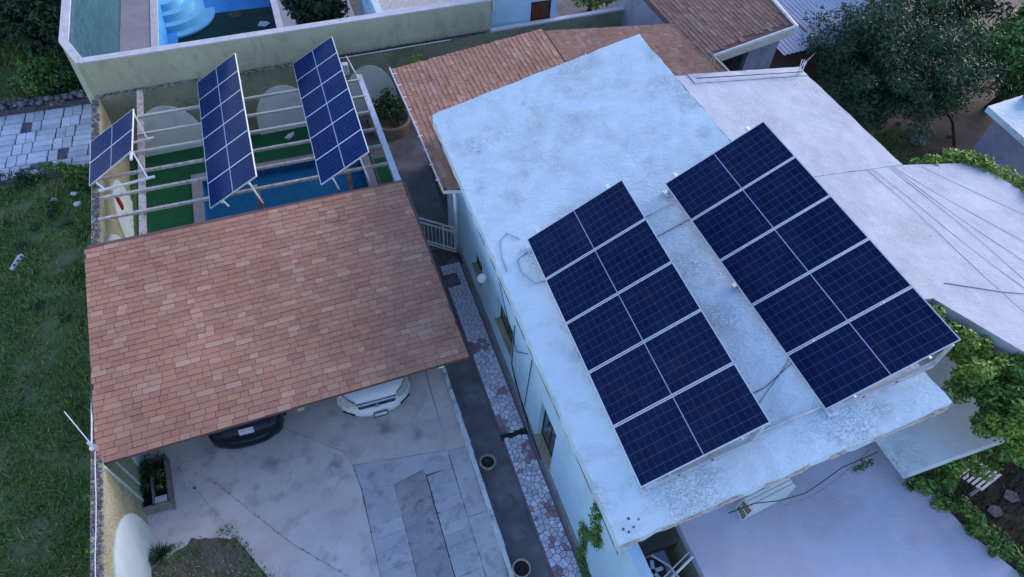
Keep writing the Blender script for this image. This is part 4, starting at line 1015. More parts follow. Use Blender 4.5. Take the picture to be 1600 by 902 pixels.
# ================================================================== KERB, GATE, POTS, PLANTERS
kb = MB(); y = 2.0
while y < 9.3:
    d = random.uniform(.25, .8); y2 = min(9.32, y + d); ww = random.uniform(-.008, .012)
    kb.hexa([(2.045 - ww, y, .0), (2.135 + ww, y, .0), (2.13, y2, .0), (2.045, y2, .0)], [(2.035 - ww, y, .25 + random.uniform(-.015, .015)), (2.13 + ww, y, .25), (2.125, y2, .25 + random.uniform(-.02, .01)), (2.035, y2, .25)])
    y = y2 + .002
tag(kb.build('kerb_wall', 'curb_white'), 'low chipped white kerb wall between the driveway and the dark walkway', 'kerb')

gte = thing('gate', (2.85, 13.65, .03), 'white metal gate across the passage by the downpipe', 'gate')
ga, gb = Vector((2.0, 14.3, 0)), Vector((3.50, 13.12, 0))
for z in (.10, .22, .92, 1.08):
    MB().bar(ga + Vector((0, 0, z)), gb + Vector((0, 0, z)), .035, .04).build('rail', 'white_trim', gte)
for k in range(17):
    p = ga.lerp(gb, k / 16); big = k in (0, 13, 16)
    MB().bar(p + Vector((0, 0, .08)), p + Vector((0, 0, 1.1 if big else .92)), .04 if big else .014).build('post' if big else 'bar', 'white_trim', gte)

def pot(loc, r, h, label, spiky=False):
    t = thing('plant_pot', loc, label, 'plant pot', 'pots on the walkway')
    x, y, z = loc
    MB().lathe(loc, [(r * .62, 0), (r * .8, h * .3), (r * .96, h * .75), (r * 1.06, h * .9), (r * 1.06, h), (r * .90, h), (r * .88, h - .05)], 30).build('pot_body', 'pot', t, smooth=True)
    MB().lathe(loc, [(r * .89, h - .05), (.001, h - .03)], 26).build('soil', 'potsoil', t)
    if spiky:
        s = MB()
        for k in range(18):
            a = k / 18 * 2 * math.pi; s.tube([(x + math.cos(a) * r * .98, y + math.sin(a) * r * .98, h - .02 + z), (x + math.cos(a) * r * 1.18, y + math.sin(a) * r * 1.18, h + .02 + z)], .016, 5, .010)
        s.build('scalloped_rim', 'pot', t)
        s = MB()
        for k in range(9):
            a = random.uniform(0, 2 * math.pi); s.tube([(x, y, h + z - .04), (x + .2 * math.cos(a), y + .2 * math.sin(a), h + z + .10), (x + .32 * math.cos(a), y + .32 * math.sin(a), h + z + .16)], .006, 4, .002)
        s.build('dry_stem', 'bark', t)
    return t
pot((2.36, 6.44, .03), .17, .30, 'pale pot with a scalloped rim beside the white kerb', True)
pot((2.31, 3.98, .03), .185, .28, 'round tan pot full of dark soil at the lower end of the walkway')

pb_ = thing('planter_box', (-4.72, 8.1, .05), 'grey wooden planter box with two troughs of dark plants against the stucco wall', 'planter')
for (a, b) in (((-5.05, 7.62), (-4.40, 7.64)), ((-5.08, 8.74), (-4.50, 8.76)), ((-4.40, 7.55), (-4.50, 8.80)), ((-4.72, 7.6), (-4.80, 8.76)), ((-5.04, 7.6), (-5.08, 8.76))):
    for z in (.14, .32): MB().bar((*a, z), (*b, z), .035, .16).build('plank', 'plank', pb_)
MB().prism([(-5.03, 7.65), (-4.42, 7.66), (-4.52, 8.74), (-5.06, 8.72)], .06, .26).build('soil', 'potsoil', pb_)
MB().box((-4.70, 7.66, .22), (-4.46, 7.80, .40)).build('divider', 'bench', pb_)
cs = [(random.uniform(-5.0, -4.5), random.uniform(7.95, 8.7), random.uniform(.3, .5)) for _ in range(16)]
fast_mesh('foliage', leaves(cs, [.15] * 16, 34, .06, .25), 4, 'leaf_dark', pb_)
fast_mesh('foliage', leaves([(-4.55, 8.0, .4), (-4.6, 8.3, .45)], [.12] * 2, 24, .045, .4), 4, 'leaf_vine', pb_)
tag(MB().lathe((-4.62, 8.85, .05), [(.05, 0), (.07, .1), (.06, .12), (.001, .12)], 14).build('jar', 'litter'), 'small white jar at the far end of the planter box', 'jar')

def rosette(name, loc, n, ln, w, mat, label, z0=.02):
    V = []
    for k in range(n):
        a = rng.uniform(0, 2 * np.pi); e = rng.uniform(.25, 1.25); L_ = ln * rng.uniform(.6, 1.1)
        d = np.array([math.cos(a) * math.cos(e), math.sin(a) * math.cos(e), math.sin(e)]); s = np.array([-math.sin(a), math.cos(a), 0]) * w
        p = np.array(loc) + [0, 0, z0]; mid = p + d * L_ * .5; tip = p + d * L_ + np.array([0, 0, -.12 * L_])
        V += [[p - s * .5, p + s * .5, mid + s, mid - s]]; V += [[mid - s, mid + s, tip + s * .05, tip - s * .05]]
    o = fast_mesh(name, np.array(V), 4, mat, loc=loc)
    return tag(o, label, 'plant')
rosette('agave', (-4.70, 6.62, .04), 110, .36, .013, 'leaf_garden', 'spiky green agave at the foot of the white arch')
rosette('agave', (-4.15, 5.72, .03), 90, .34, .013, 'leaf_garden', 'spiky green plant in the dirt bed at the bottom edge')

pr = thing('round_planter', (2.97, 19.35, .03), 'round tan planter holding a dark bush near the rear wall', 'planter')
MB().lathe((2.97, 19.35, .03), [(.62, 0), (.66, .2), (.70, .42), (.72, .5), (.60, .5), (.58, .42), (.001, .44)], 36).build('planter_body', 'terracotta', pr, smooth=True)
cs = [(2.97 + .40 * math.cos(a) * k, 19.35 + .40 * math.sin(a) * k, .55 + random.uniform(.0, .6)) for a in np.linspace(0, 6.2, 12) for k in (.5, 1.1)] + [(2.95, 19.4, 1.3), (3.0, 19.4, 1.5)]
fast_mesh('bush', leaves(cs, [.26] * len(cs), 60, .055, .45), 4, 'leaf_garden', pr)
fast_mesh('dead_leaves', leaves([(2.3 + .18 * k, 20.05, .06) for k in range(9)], [.14] * 9, 26, .035, .5), 4, 'leaf_dark', pr, 'stuff')

# young yellow-green plant by the rear wall
yp = fast_mesh('shrub', leaves([(4.15 + random.uniform(-.2, .2), 20.1, .8 + .14 * k) for k in range(11)], [.22] * 11, 40, .07, .4), 4, 'leaf_bright', loc=(4.15, 20.1, 0))
tag(yp, 'yellow-green shrub growing by the rear wall beyond the shingle roof', 'shrub')
tag(fast_mesh('shrub', leaves([(4.9, 20.1, 1.0), (5.0, 20.1, 1.3)], [.25] * 2, 30, .06, .4), 4, 'leaf_garden', loc=(4.9, 20.1, 0)), 'dark low shrub beside the yellow-green one at the rear wall', 'shrub')

# ================================================================== CARS
def ring_loft(m, rings):
    n = len(rings[0]); o = len(m.v)
    for r in rings: m.v += [tuple(p) for p in r]
    for i in range(len(rings) - 1):
        for k in range(n):
            m.f.append((o + i * n + k, o + i * n + (k + 1) % n, o + (i + 1) * n + (k + 1) % n, o + (i + 1) * n + k))
    m.f.append(tuple(o + k for k in range(n))[::-1]); m.f.append(tuple(o + (len(rings) - 1) * n + k for k in range(n)))
    return m
def car(name, label, x, y, paint, L, hw, H, prof, glass_z, front=True):
    """body lofted along +Y from its near end at y; prof = (t, half width, z bottom, z shoulder, z top, top half width)"""
    t = thing(name, (x, y + L / 2, .05), label, 'car', 'cars under the carport')
    rings = []
    for d, w, zb, zs, zt, wt in prof:
        yy = y + d; r = []
        for sx in (1,):
            r = [(x - w * .93, yy, zb), (x - w, yy, zb + .12), (x - w, yy, zs - .10), (x - w * .97, yy, zs), (x - wt, yy, zt - .02), (x - wt * .8, yy, zt), (x, yy, zt + .012),
                 (x + wt * .8, yy, zt), (x + wt, yy, zt - .02), (x + w * .97, yy, zs), (x + w, yy, zs - .10), (x + w, yy, zb + .12), (x + w * .93, yy, zb), (x, yy, zb - .01)]
        rings.append(r)
    b = ring_loft(MB(), rings).build('body', paint, t, smooth=True)
    sb = b.modifiers.new("sub", 'SUBSURF'); sb.levels = 1; sb.render_levels = 2
    for yy in (y + .85, y + L - .85):
        for s in (-1, 1):
            tr = MB(); c = Vector((x + s * (hw - .10), yy, .38))
            ringp = [(.33, -.10), (.335, .10), (.22, .11), (.22, -.11)]
            for r_, dx in ringp + [ringp[0]]:
                for k in range(24):
                    a = 2 * math.pi * k / 24; tr.v.append((c.x + dx, c.y + r_ * math.cos(a), c.z + r_ * math.sin(a)))
            for i in range(4):
                for k in range(24): tr.f.append((i * 24 + k, i * 24 + (k + 1) % 24, (i + 1) * 24 + (k + 1) % 24, (i + 1) * 24 + k))
            wh = tr.build('wheel', 'rubber', t, smooth=True)
            rm_ = MB(); rm_.tube([(c.x - .09, c.y, c.z), (c.x + .09, c.y, c.z)], .225, 20); rm_.build('rim', 'chrome', wh)
    return t, b
suv_prof = [(.0, .42, .32, .58, .62, .40), (.03, .60, .26, .70, .72, .55), (.12, .75, .22, .84, .86, .64), (.30, .86, .22, .92, .95, .70), (.60, .89, .22, .96, 1.0, .72), (1.15, .90, .22, 1.0, 1.08, .74),
            (1.9, .90, .22, 1.02, 1.55, .62), (2.6, .90, .22, 1.03, 1.66, .62), (3.8, .90, .22, 1.03, 1.62, .62), (4.35, .88, .24, 1.0, 1.2, .66), (4.5, .80, .3, .9, .95, .6)]
suv, sbdy = car('car', 'white car facing out from under the carport, nose and grille showing', .27, 8.47, 'carwhite', 4.5, .90, 1.66, suv_prof, 1)
cx, cy = .27, 8.47
for s in (-1, 1):
    m = MB()
    pts = [(s * .50, -.03, .74), (s * .68, .03, .77), (s * .86, .26, .86), (s * .80, .36, .965), (s * .64, .15, .90), (s * .49, .03, .83)]
    f_ = [(cx + a, cy + b_ - .015, c_) for a, b_, c_ in pts]; bk = [(a, b_ + .07, c_ - .01) for a, b_, c_ in f_]; n = len(f_)
    m.v = f_ + bk; m.f = [tuple(range(n)), tuple(range(n, 2 * n))[::-1]] + [(i, n + i, n + (i + 1) % n, (i + 1) % n) for i in range(n)]
    m.build('headlight', 'lamp_glass', suv)
gr = MB().hexa([(cx - .42, cy - .012, .60), (cx + .42, cy - .012, .60), (cx + .42, cy + .06, .60), (cx - .42, cy + .06, .60)],
               [(cx - .47, cy + .0, .745), (cx + .47, cy + .0, .745), (cx + .47, cy + .08, .755), (cx - .47, cy + .08, .755)]).build('grille', 'carblack', suv)
for z in (.635, .68, .722): MB().bar((cx - .43, cy - .022 + (z - .6) * .08, z), (cx + .43, cy - .022 + (z - .6) * .08, z), .02, .014).build('grille_bar', 'chrome', gr)
MB().bar((cx - .49, cy - .0, .765), (cx + .49, cy - .0, .765), .03, .03).build('grille_trim', 'carwhite', suv)
MB().lathe((cx, cy - .03, .66), [(.055, 0), (.05, .012), (.001, .014)], 16).build('badge', 'chrome', suv)
bp_ = MB(); N_ = 17; prof_b = [(.0, .22), (-.10, .30), (-.13, .42), (-.10, .54), (-.02, .60), (.06, .60), (.06, .22)]
for i in range(N_):
    u = -1 + 2 * i / (N_ - 1); xx = cx + u * .88; yy = cy + .02 + .50 * abs(u) ** 3.2
    for d, z in prof_b: bp_.v.append((xx, yy + d, z + .03 * abs(u)))
k = len(prof_b)
for i in range(N_ - 1):
    for j in range(k): bp_.f.append((i * k + j, i * k + (j + 1) % k, (i + 1) * k + (j + 1) % k, (i + 1) * k + j))
bp_.build('bumper', 'carwhite', suv, smooth=True)
for s in (-1, 1): MB().bar((cx + s * .55, cy - .02, .43), (cx + s * .80, cy + .16, .45), .03, .035).build('fog_lamp_slot', 'carblack', suv)
pl = MB().hexa([(cx - .11, cy - .16, .36), (cx + .19, cy - .16, .36), (cx + .19, cy - .13, .36), (cx - .11, cy - .13, .36)], [(cx - .11, cy - .14, .50), (cx + .19, cy - .14, .50), (cx + .19, cy - .11, .50), (cx - .11, cy - .11, .50)])
plo = pl.build('licence_plate', 'litter', suv)
m = MB()
for a, b in (((cx - .12, cy - .168, .355), (cx + .20, cy - .168, .355)), ((cx - .12, cy - .148, .505), (cx + .20, cy - .148, .505)), ((cx - .12, cy - .168, .355), (cx - .12, cy - .148, .505)), ((cx + .20, cy - .168, .355), (cx + .20, cy - .148, .505))): m.bar(a, b, .018, .018)
m.build('plate_frame', 'rubber', plo)
MB().hexa([(cx - .60, cy + .45, .975), (cx + .60, cy + .45, .975), (cx + .5, cy + 1.0, 1.02), (cx - .5, cy + 1.0, 1.02)], [(cx - .60, cy + .45, .995), (cx + .60, cy + .45, .995), (cx + .5, cy + 1.0, 1.04), (cx - .5, cy + 1.0, 1.04)]).build('bonnet_crease', 'carwhite', suv)

sed_prof = [(.0, .45, .34, .55, .60, .42), (.04, .66, .28, .66, .72, .58), (.14, .78, .24, .78, .86, .66), (.35, .83, .22, .88, .96, .70), (.70, .85, .22, .90, 1.0, .70),
            (1.3, .85, .22, .92, 1.32, .58), (1.9, .85, .22, .92, 1.42, .56), (2.8, .85, .22, .92, 1.36, .56), (3.5, .84, .22, .90, .95, .64), (4.3, .78, .26, .78, .80, .6), (4.4, .6, .32, .6, .62, .5)]
sed, bb = car('car', 'black car backed under the carport with its plate and tail showing', -2.68, 8.52, 'carblack', 4.4, .85, 1.42, sed_prof, 1)
cx, cy = -2.68, 8.52
bp_ = MB()
for i in range(N_):
    u = -1 + 2 * i / (N_ - 1); xx = cx + u * .80; yy = cy + .03 + .40 * abs(u) ** 3.4
    for d, z in prof_b: bp_.v.append((xx, yy + d * .9, z))
for i in range(N_ - 1):
    for j in range(k): bp_.f.append((i * k + j, i * k + (j + 1) % k, (i + 1) * k + (j + 1) % k, (i + 1) * k + j))
bp_.build('bumper', 'carblack', sed, smooth=True)
plo = MB().hexa([(cx - .12, cy + .0, .76), (cx + .20, cy + .0, .76), (cx + .20, cy + .02, .755), (cx - .12, cy + .02, .755)], [(cx - .12, cy + .07, .885), (cx + .20, cy + .07, .885), (cx + .20, cy + .09, .88), (cx - .12, cy + .09, .88)]).build('licence_plate', 'litter', sed)
for k_ in range(7):
    if k_ == 3: continue
    xx = cx - .085 + k_ * .042; MB().hexa([(xx, cy + .018, .79), (xx + .024, cy + .018, .79), (xx + .024, cy + .022, .79), (xx, cy + .022, .79)], [(xx, cy + .05, .85), (xx + .024, cy + .05, .85), (xx + .024, cy + .055, .85), (xx, cy + .055, .85)]).build('plate_mark', 'cable', plo)
for s in (-1, 1):
    MB().hexa([(cx + s * .50, cy + .06, .70), (cx + s * .76, cy + .16, .70), (cx + s * .76, cy + .22, .70), (cx + s * .50, cy + .14, .70)], [(cx + s * .50, cy + .10, .83), (cx + s * .74, cy + .22, .84), (cx + s * .74, cy + .28, .84), (cx + s * .50, cy + .18, .83)]).build('tail_light', 'carglass', sed)

# ================================================================== LEFT SIDE: PAVED PAD, SHRUBS, ANTENNA
pad = MB().prism([(-16, 19.75), (-8.9, 19.85), (-7.2, 19.75), (-6.4, 19.5), (-5.75, 19.6), (-5.75, 23.35), (-16, 23.35)], .006, .08).build('paved_pad', 'rubble', kind='structure', loc=(0, 0, 0))
bw, bl = .28, .58
yy = 19.95; row = 0
while yy < 23.3:
    xx = -5.85 - random.uniform(0, .2); col = row % 2
    while xx > -11.5:
        if (col + row) % 2:
            cells_ = [(xx - bl, yy, xx, yy + bw), (xx - bl, yy + bw, xx, yy + 2 * bw)]
        else:
            cells_ = [(xx - bw, yy, xx, yy + bl - .02), (xx - 2 * bw, yy, xx - bw, yy + bl - .02)]
        for a, b, c_, d in cells_:
            if b > 23.2 or random.random() < .04: continue
            if a > -6.7 and d < 20.9 and random.random() < .75: continue
            sk = .06 * (b - 21)
            MB().prism([(a + .012 + sk, b + .012), (c_ - .012 + sk, b + .012), (c_ - .012 + sk, d - .012), (a + .012 + sk, d - .012)], .07, .12 + random.uniform(-.008, .01)).build('paver', 'paver', pad)
        xx -= bl + .01; col += 1
    yy += bl; row += 1
rb_ = MB()
for i in range(330):
    x = random.uniform(-13, -5.6); r = random.uniform(.05, .12); rb_.blob((x, 23.55 + random.uniform(-.16, .16), .25 + random.uniform(0, .25)), (r, r, r * .8), i)
rb_.box((-13, 23.38, .0), (-5.6, 23.72, .32))
tag(rb_.build('rubble_wall', 'rubble'), 'low rubble wall edging the far side of the paved pad', 'wall')
for i, (x, y, r, lb) in enumerate(((-6.3, 19.2, .16, 'dark rubble stone nearest the grass at the pad corner heap'), (-6.5, 19.35, .2, 'large dark rubble stone on the left of the pad corner heap'), (-6.15, 19.5, .18, 'dark rubble stone between the heap and the stucco wall'),
        (-6.05, 20.2, .22, 'biggest dark rubble stone lying on the pad by the wall'), (-6.2, 20.5, .2, 'farthest dark rubble stone lying on the pad by the wall'), (-6.95, 18.75, .12, 'pale stone in the grass nearest the paved pad'),
        (-7.5, 18.65, .1, 'leftmost pale stone in the grass by the paved pad'), (-6.85, 18.25, .12, 'pale stone in the grass farthest from the paved pad'))):
    tag(MB().blob((x, y, .08), (r, r * .8, r * .6), i + 70).build('boulder', 'paver' if i > 4 else 'rubble'), lb, 'stone', 'loose stones by the pad')
# white plastic scrap lying in the grass
lt = thing('plastic_scrap', (-8.26, 16.2, .06), 'white and blue plastic scrap lying in the grass field', 'litter')
MB().prism([(-8.42, 15.95), (-8.33, 15.90), (-8.10, 16.40), (-8.17, 16.48), (-8.26, 16.45)], .08, .13).build('shell', 'litter', lt)
for k in range(3): MB().box((-8.33 + k * .07, 16.03 + k * .14, .13), (-8.27 + k * .07, 16.11 + k * .14, .135)).build('opening', 'dark', lt)
an = thing('antenna', (-5.13, 8.1, 2.35), 'white pole with a thin arm on the left wall at the carport corner', 'antenna')
MB().tube([(-5.60, 8.95, 2.62), (-5.13, 8.12, 2.45)], .010, 6).build('arm', 'white_trim', an)
MB().tube([(-5.20, 9.15, 2.42), (-5.17, 8.6, 2.43), (-5.15, 8.1, 2.44)], .014, 6).build('pipe', 'white_trim', an)
MB().tube([(-5.14, 8.12, 2.3), (-5.13, 8.1, 2.62)], .04, 8).build('mast', 'galv', an)
MB().lathe((-5.08, 8.02, 2.5), [(.001, 0), (.05, .02), (.07, .05), (.05, .02), (.001, .01)], 14).build('insulator', 'white_trim', an)

cs = [(wall_in(y) - random.uniform(.26, .5), y, random.uniform(.4, 1.9)) for y in np.linspace(6.4, 7.8, 15)]
tag(fast_mesh('bush', leaves(cs, [.2] * 15, 46, .05, .5), 4, 'leaf_vine', loc=(-5.4, 7.2, 0)), 'light green creeper growing on the outside of the left wall', 'bush')
cs = [(-5.32, y, .15) for y in (13.9, 14.0, 14.2)]
tag(fast_mesh('weed', leaves([(-5.12, 14.0, .12), (-5.1, 14.15, .2), (-5.1, 14.3, .1)], [.12] * 3, 26, .03, .4), 4, 'leaf_mesq', loc=(-5.12, 14.1, 0)), 'grey-green weed at the foot of the left wall by the carport roof edge', 'weed')
for i, (x, y) in enumerate(((-7.6, 19.85), (-8.4, 19.7), (-6.9, 19.6), (-9.3, 19.8))):
    cs = [(x + random.uniform(-.35, .35), y + random.uniform(-.2, .2), random.uniform(.1, .4)) for _ in range(9)]
    tag(fast_mesh('bush', leaves(cs, [.22] * 9, 60, .06, .3), 4, ('leaf_mid', 'leaf_garden')[i % 2], loc=(x, y, 0)), ('tall weeds overgrowing the middle of the near pad edge', 'dark tall weeds on the pad edge left of the middle clump', 'weeds on the pad edge nearest the stone heap', 'leftmost dark weeds on the near pad edge')[i], 'weeds', 'weed clumps on the pad edge')

tree('tree', 'dark dense tree in the far top-left corner of the field', 'tree', (-10.6, 28.5, 0), (-10.4, 28.5, 2.3), (2.6, 3.0, 2.0), 70, 150, .11, 'leaf_dark', 'trees left of the neighbour wall', clump=.62)
tree('tree', 'dark tree against the outside of the neighbour side wall', 'tree', (-7.5, 26.6, 0), (-8.1, 26.6, 1.7), (1.15, 2.6, 1.5), 52, 130, .10, 'leaf_dark', 'trees left of the neighbour wall', clump=.5)
tree('bush', 'rounded mid-green bush left of the neighbour wall, above the paved pad', 'bush', (-8.0, 24.6, 0), (-8.0, 24.6, .7), (1.0, .9, .75), 34, 120, .07, 'leaf_mid', None, .05, clump=.32)
tree('bush', 'dark low shrub beneath the neighbour wall corner', 'bush', (-6.7, 24.4, 0), (-6.8, 24.5, .6), (.7, 1.1, .6), 26, 110, .07, 'leaf_garden', None, .05, clump=.32)
# ================================================================== NEIGHBOUR TO THE REAR
tree('tree', 'dark bushy tree between the green pool and the white neighbour house', 'tree', (1.55, 25.6, 0), (1.5, 25.4, 1.5), (1.15, 1.9, 1.35), 60, 150, .085, 'leaf_dark', None, .12, clump=.42)
tree('bush', 'low pale-green bush behind the neighbour wall top', 'bush', (2.2, 24.0, 0), (2.2, 23.9, .55), (.7, .5, .5), 14, 90, .06, 'leaf_garden', None, .04, clump=.25)
tag(MB().box((3.0, 22.2, 0.01), (3.2, 24.0, .9)).build('dark_block', 'leaf_dark'), 'plain dark block in the void beside the neighbour house', 'hedge')  # plain dark box filling the dark void left of the house
nh = thing('neighbour_house', (5.2, 23, 0), 'white flat-roofed neighbour house behind the olive wall', 'house')
MB().box((3.25, rear_y(5) + .55, 0), (7.05, 26, 3.0)).build('wall', 'wall_white', nh)
pr_ = MB()
for a, b in (((3.2, rear_y(5) + .50), (7.1, rear_y(5) + .72)), ((3.2, rear_y(5) + .72), (3.42, 26)), ((6.9, rear_y(5) + .72), (7.1, 26))): pr_.box((*a, 3.0), (*b, 3.28))
pr_.build('parapet', 'roof_white', nh)
MB().box((3.42, rear_y(5) + .72, 3.0), (6.9, 25.9, 3.06)).build('roof', 'edge_pink', nh)
MB().bar((2.35, 23.2, 2.9), (3.3, 23.35, 2.9), .16, .14).build('beam', 'white_trim', nh)
MB().bar((3.26, 21.15, 2.2), (3.22, 24.0, 2.2), .12, .9).build('rail_wall', 'wall_white', nh)
hb = thing('neighbour_annex', (8.5, 21.8, 0), 'white annex wall with a brown door behind the low olive wall', 'building')
w = MB(); yw = 21.0
w.box((7.08, yw, 0), (8.55, yw + .2, 4.4)).box((9.30, yw, 0), (9.52, yw + .2, 4.4)).box((8.55, yw, 3.08), (9.30, yw + .2, 4.4)).box((8.55, yw, 0), (9.30, yw + .2, 1.6)).box((9.3, yw + .2, 0), (9.5, 26, 4.4))
w.build('wall', 'wall_white', hb)
d = MB().box((8.57, yw + .05, 1.6), (9.28, yw + .10, 3.06)).build('door', 'door_brown', hb)
m = MB()
for a, b in (((8.55, yw + .02, 1.6), (8.60, yw + .12, 3.08)), ((9.25, yw + .02, 1.6), (9.30, yw + .12, 3.08)), ((8.60, yw + .02, 3.03), (9.25, yw + .12, 3.08))): m.box(a, b)
m.build('door_frame', 'dark', d)
MB().tube([(7.14, yw - .05, 3.0), (7.14, yw - .05, 4.3)], .03, 6).build('downpipe', 'white_trim', hb)
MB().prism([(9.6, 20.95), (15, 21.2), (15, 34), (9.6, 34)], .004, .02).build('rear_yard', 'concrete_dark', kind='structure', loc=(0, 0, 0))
tree('tree', 'green tree in the dark rear yard above the shingle roof', 'tree', (13.0, 25.2, 0), (13.0, 25.0, 1.7), (1.4, 1.6, 1.3), 40, 130, .09, 'leaf_mid', None, .1, clump=.42)
tag(MB().tube([(11.6 + .42 * math.cos(a), 22.6, .9 + .55 * math.sin(a)) for a in np.linspace(0, math.pi, 16)], .03, 6).build('garden_hoop', 'white_trim', smooth=True), 'thin white metal hoop in the dark rear yard', 'hoop')
tag(MB().box((10.3, 22.4, .02), (11.1, 23.2, .7)).lathe((10.7, 22.8, .7), [(.3, 0), (.3, .25), (.001, .27)], 18).build('water_tank', 'grey_house'), 'grey-blue tank standing in the rear yard beside the white annex', 'tank')

# metal-roofed shed beyond the shingle wing
sh = thing('shed', (17.6, 18.5, 0), 'shed with a grey corrugated metal roof beyond the shingle wing', 'shed')
cr_ = MB(); xsn = np.arange(15.55, 21.2, .045); y0, y1 = 16.15, 24.0
for i, x in enumerate(xsn):
    z = 2.95 + .028 * math.cos(i * math.pi / 2) + .02 * (x - 15.5)
    yy0 = 15.95 + .16 * (x - 15.55) * .5
    cr_.v += [(x, yy0, z), (x, 24.0, z + .35)]
cr_.f = [(2 * i, 2 * i + 2, 2 * i + 3, 2 * i + 1) for i in range(len(xsn) - 1)]
ro = cr_.build('roof', 'metal_sheet', sh); so = ro.modifiers.new('t', 'SOLIDIFY'); so.thickness = .006
MB().box((15.8, 16.6, 0), (20.6, 16.8, 2.85)).box((15.8, 16.8, 0), (16.0, 23, 2.85)).build('wall', 'brown_wall', sh)
MB().bar((17.05, 16.9, 3.06), (17.05, 18.1, 3.11), .07, .03).build('roof_patch', 'brown_wall', sh)
MB().bar((15.7, 16.15, 2.86), (20.9, 16.55, 2.95), .08, .12).build('eave_board', 'brown_wall', sh)
for i, (a, b) in enumerate((((12.9, 11.9, 3.9), (16.6, 13.6, 2.2)), ((13.1, 11.3, 3.7), (16.4, 12.9, 2.0)), ((12.9, 12.7, 4.6), (16.9, 15.9, 3.0)))):
    tag(MB().tube([a, b], .045 if i < 2 else .02, 6).build('pole', 'plank'), ('upper grey pole leaning between the roof edge and the tree', 'lower grey pole leaning between the roof edge and the tree', 'thin pole from the roof corner to the metal shed')[i], 'pole', 'poles at the roof edge')

# trees and yard to the right
tree('tree', 'large dark grey-green mesquite behind the house yard', 'tree', (20.6, 15.5, 0), (19.4, 14.7, 2.9), (3.0, 2.6, 2.0), 250, 230, .07, 'leaf_mesq', 'trees behind the right yard', .2, clump=.55, flat=.3, low=-.7)
tree('tree', 'bright green tree right of the mesquite', 'tree', (25.2, 14.6, 0), (24.6, 14.4, 2.4), (1.7, 2.0, 1.9), 70, 160, .10, 'leaf_mid', 'trees behind the right yard', .15, clump=.52)
tree('tree', 'green tree in the top-right corner', 'tree', (28.0, 15.2, 0), (27.4, 14.8, 2.2), (2.3, 2.4, 2.0), 80, 160, .11, 'leaf_mid', 'trees behind the right yard', .15, clump=.6)
tree('tree', 'dark tree behind the mesquite at the top edge', 'tree', (25.5, 20.0, 0), (25.0, 19.5, 2.5), (3.2, 2.5, 2.2), 80, 150, .12, 'leaf_dark', 'trees behind the right yard', .2, clump=.65)
tag(MB().tube([(21.9, 12.75, 0), (21.75, 13.4, .9), (21.5, 14.0, 1.3)], .06, 7, .03).build('stump', 'bark'), 'thin bare trunk in the earth yard beside the grey house', 'trunk')
tag(MB().blob((20.9, 13.6, .12), (.35, .25, .2), 5).build('boulder', 'grey_house'), 'pale block lying in the earth yard', 'block')
db = MB()
for i in range(60):
    x, y = random.uniform(17.3, 22.5), random.uniform(11.5, 15.5); r = random.uniform(.03, .12); db.blob((x, y, .03), (r, r, r * .6), i)
db.build('yard_debris', 'yard', kind='stuff', loc=(0, 0, 0))
grass('yard_grass', 5000, (16.5, 21), (11.8, 14.5), .14, 'grass', keep=patch)

gh = thing('grey_house', (21.5, 9.3, 0), 'grey stucco house with a bright white flat roof at the right edge', 'house')
MB().prism([(19.6, 11.0), (26, 11.7), (26, 2), (19.2, 6)], 0, 3.3).build('wall', 'grey_house', gh)
MB().prism([(19.35, 11.25), (26.2, 12.0), (26.2, 1.6), (18.9, 5.9)], 3.3, 3.48).build('roof', 'roof_white', gh)
MB().box((20.75, 10.85, 3.48), (21.4, 11.35, 3.95)).build('rooftop_box', 'grey_house', gh, bevel=.02)

# ================================================================== VINES
def mass(name, label, cat, cs, rs, n, size, mat, loc, flat=.55):
    return tag(fast_mesh(name, leaves(cs, rs, n, size, flat, .7), 4, mat, loc=loc), label, cat)
# big vine over the right roof edge
cs, rs = [], []
VP = [(10.75, 4.6), (10.1, 3.6), (10.3, 2.9), (10.2, 2.1), (13.2, .4), (12.7, 1.9), (11.35, 3.3)]
while len(cs) < 135:
    x, y = random.uniform(10.0, 13.2), random.uniform(.4, 4.7)
    if not inp(x, y, VP): continue
    z = 4.95 + .30 * noise.noise(Vector((x * 1.1, y * 1.1, 5))) - .35 * max(0, 2.9 - y) + random.uniform(-.5, .25)
    cs.append((x, y, z)); rs.append(random.uniform(.14, .30))
for k in range(18):
    t_ = k / 17; cs.append((10.22 + .75 * t_ + random.uniform(0, .12), 4.72 - 1.25 * t_ + random.uniform(-.12, .06), 5.08 - .25 * t_ + random.uniform(-.2, .06))); rs.append(.17)
mass('vine', 'thick yellow-green vine spilling between the array and the right roof', 'vine', cs, rs, 300, .046, 'leaf_vine', (12, 4, 0))
vn = bpy.data.objects['vine']
c2_, r2_ = [], []
for c_, r_ in zip(cs, rs):
    if random.random() < .6: c2_.append((c_[0] - .02, c_[1] - .05, c_[2] + .20)); r2_.append(r_ * .7)
for k in range(80):
    t_ = k / 79; px = np.interp(t_, [0, .35, 1], [10.42, 11.25, 12.9]); py = np.interp(t_, [0, .35, 1], [4.72, 3.26, 1.66])
    c2_.append((px + random.uniform(-.24, -.06), py + random.uniform(-.24, -.06), 5.12 - .1 * t_ + random.uniform(-.35, .03))); r2_.append(random.uniform(.08, .16))
shoots = fast_mesh('bright_top_leaves', leaves(c2_, r2_, 130, .046, .5, 1.0), 4, 'leaf_bright', vn)  # lighter leaf colour paints the vine's bright lit top; also trails along the edge
MB_ = MB()
cs, rs = [], []
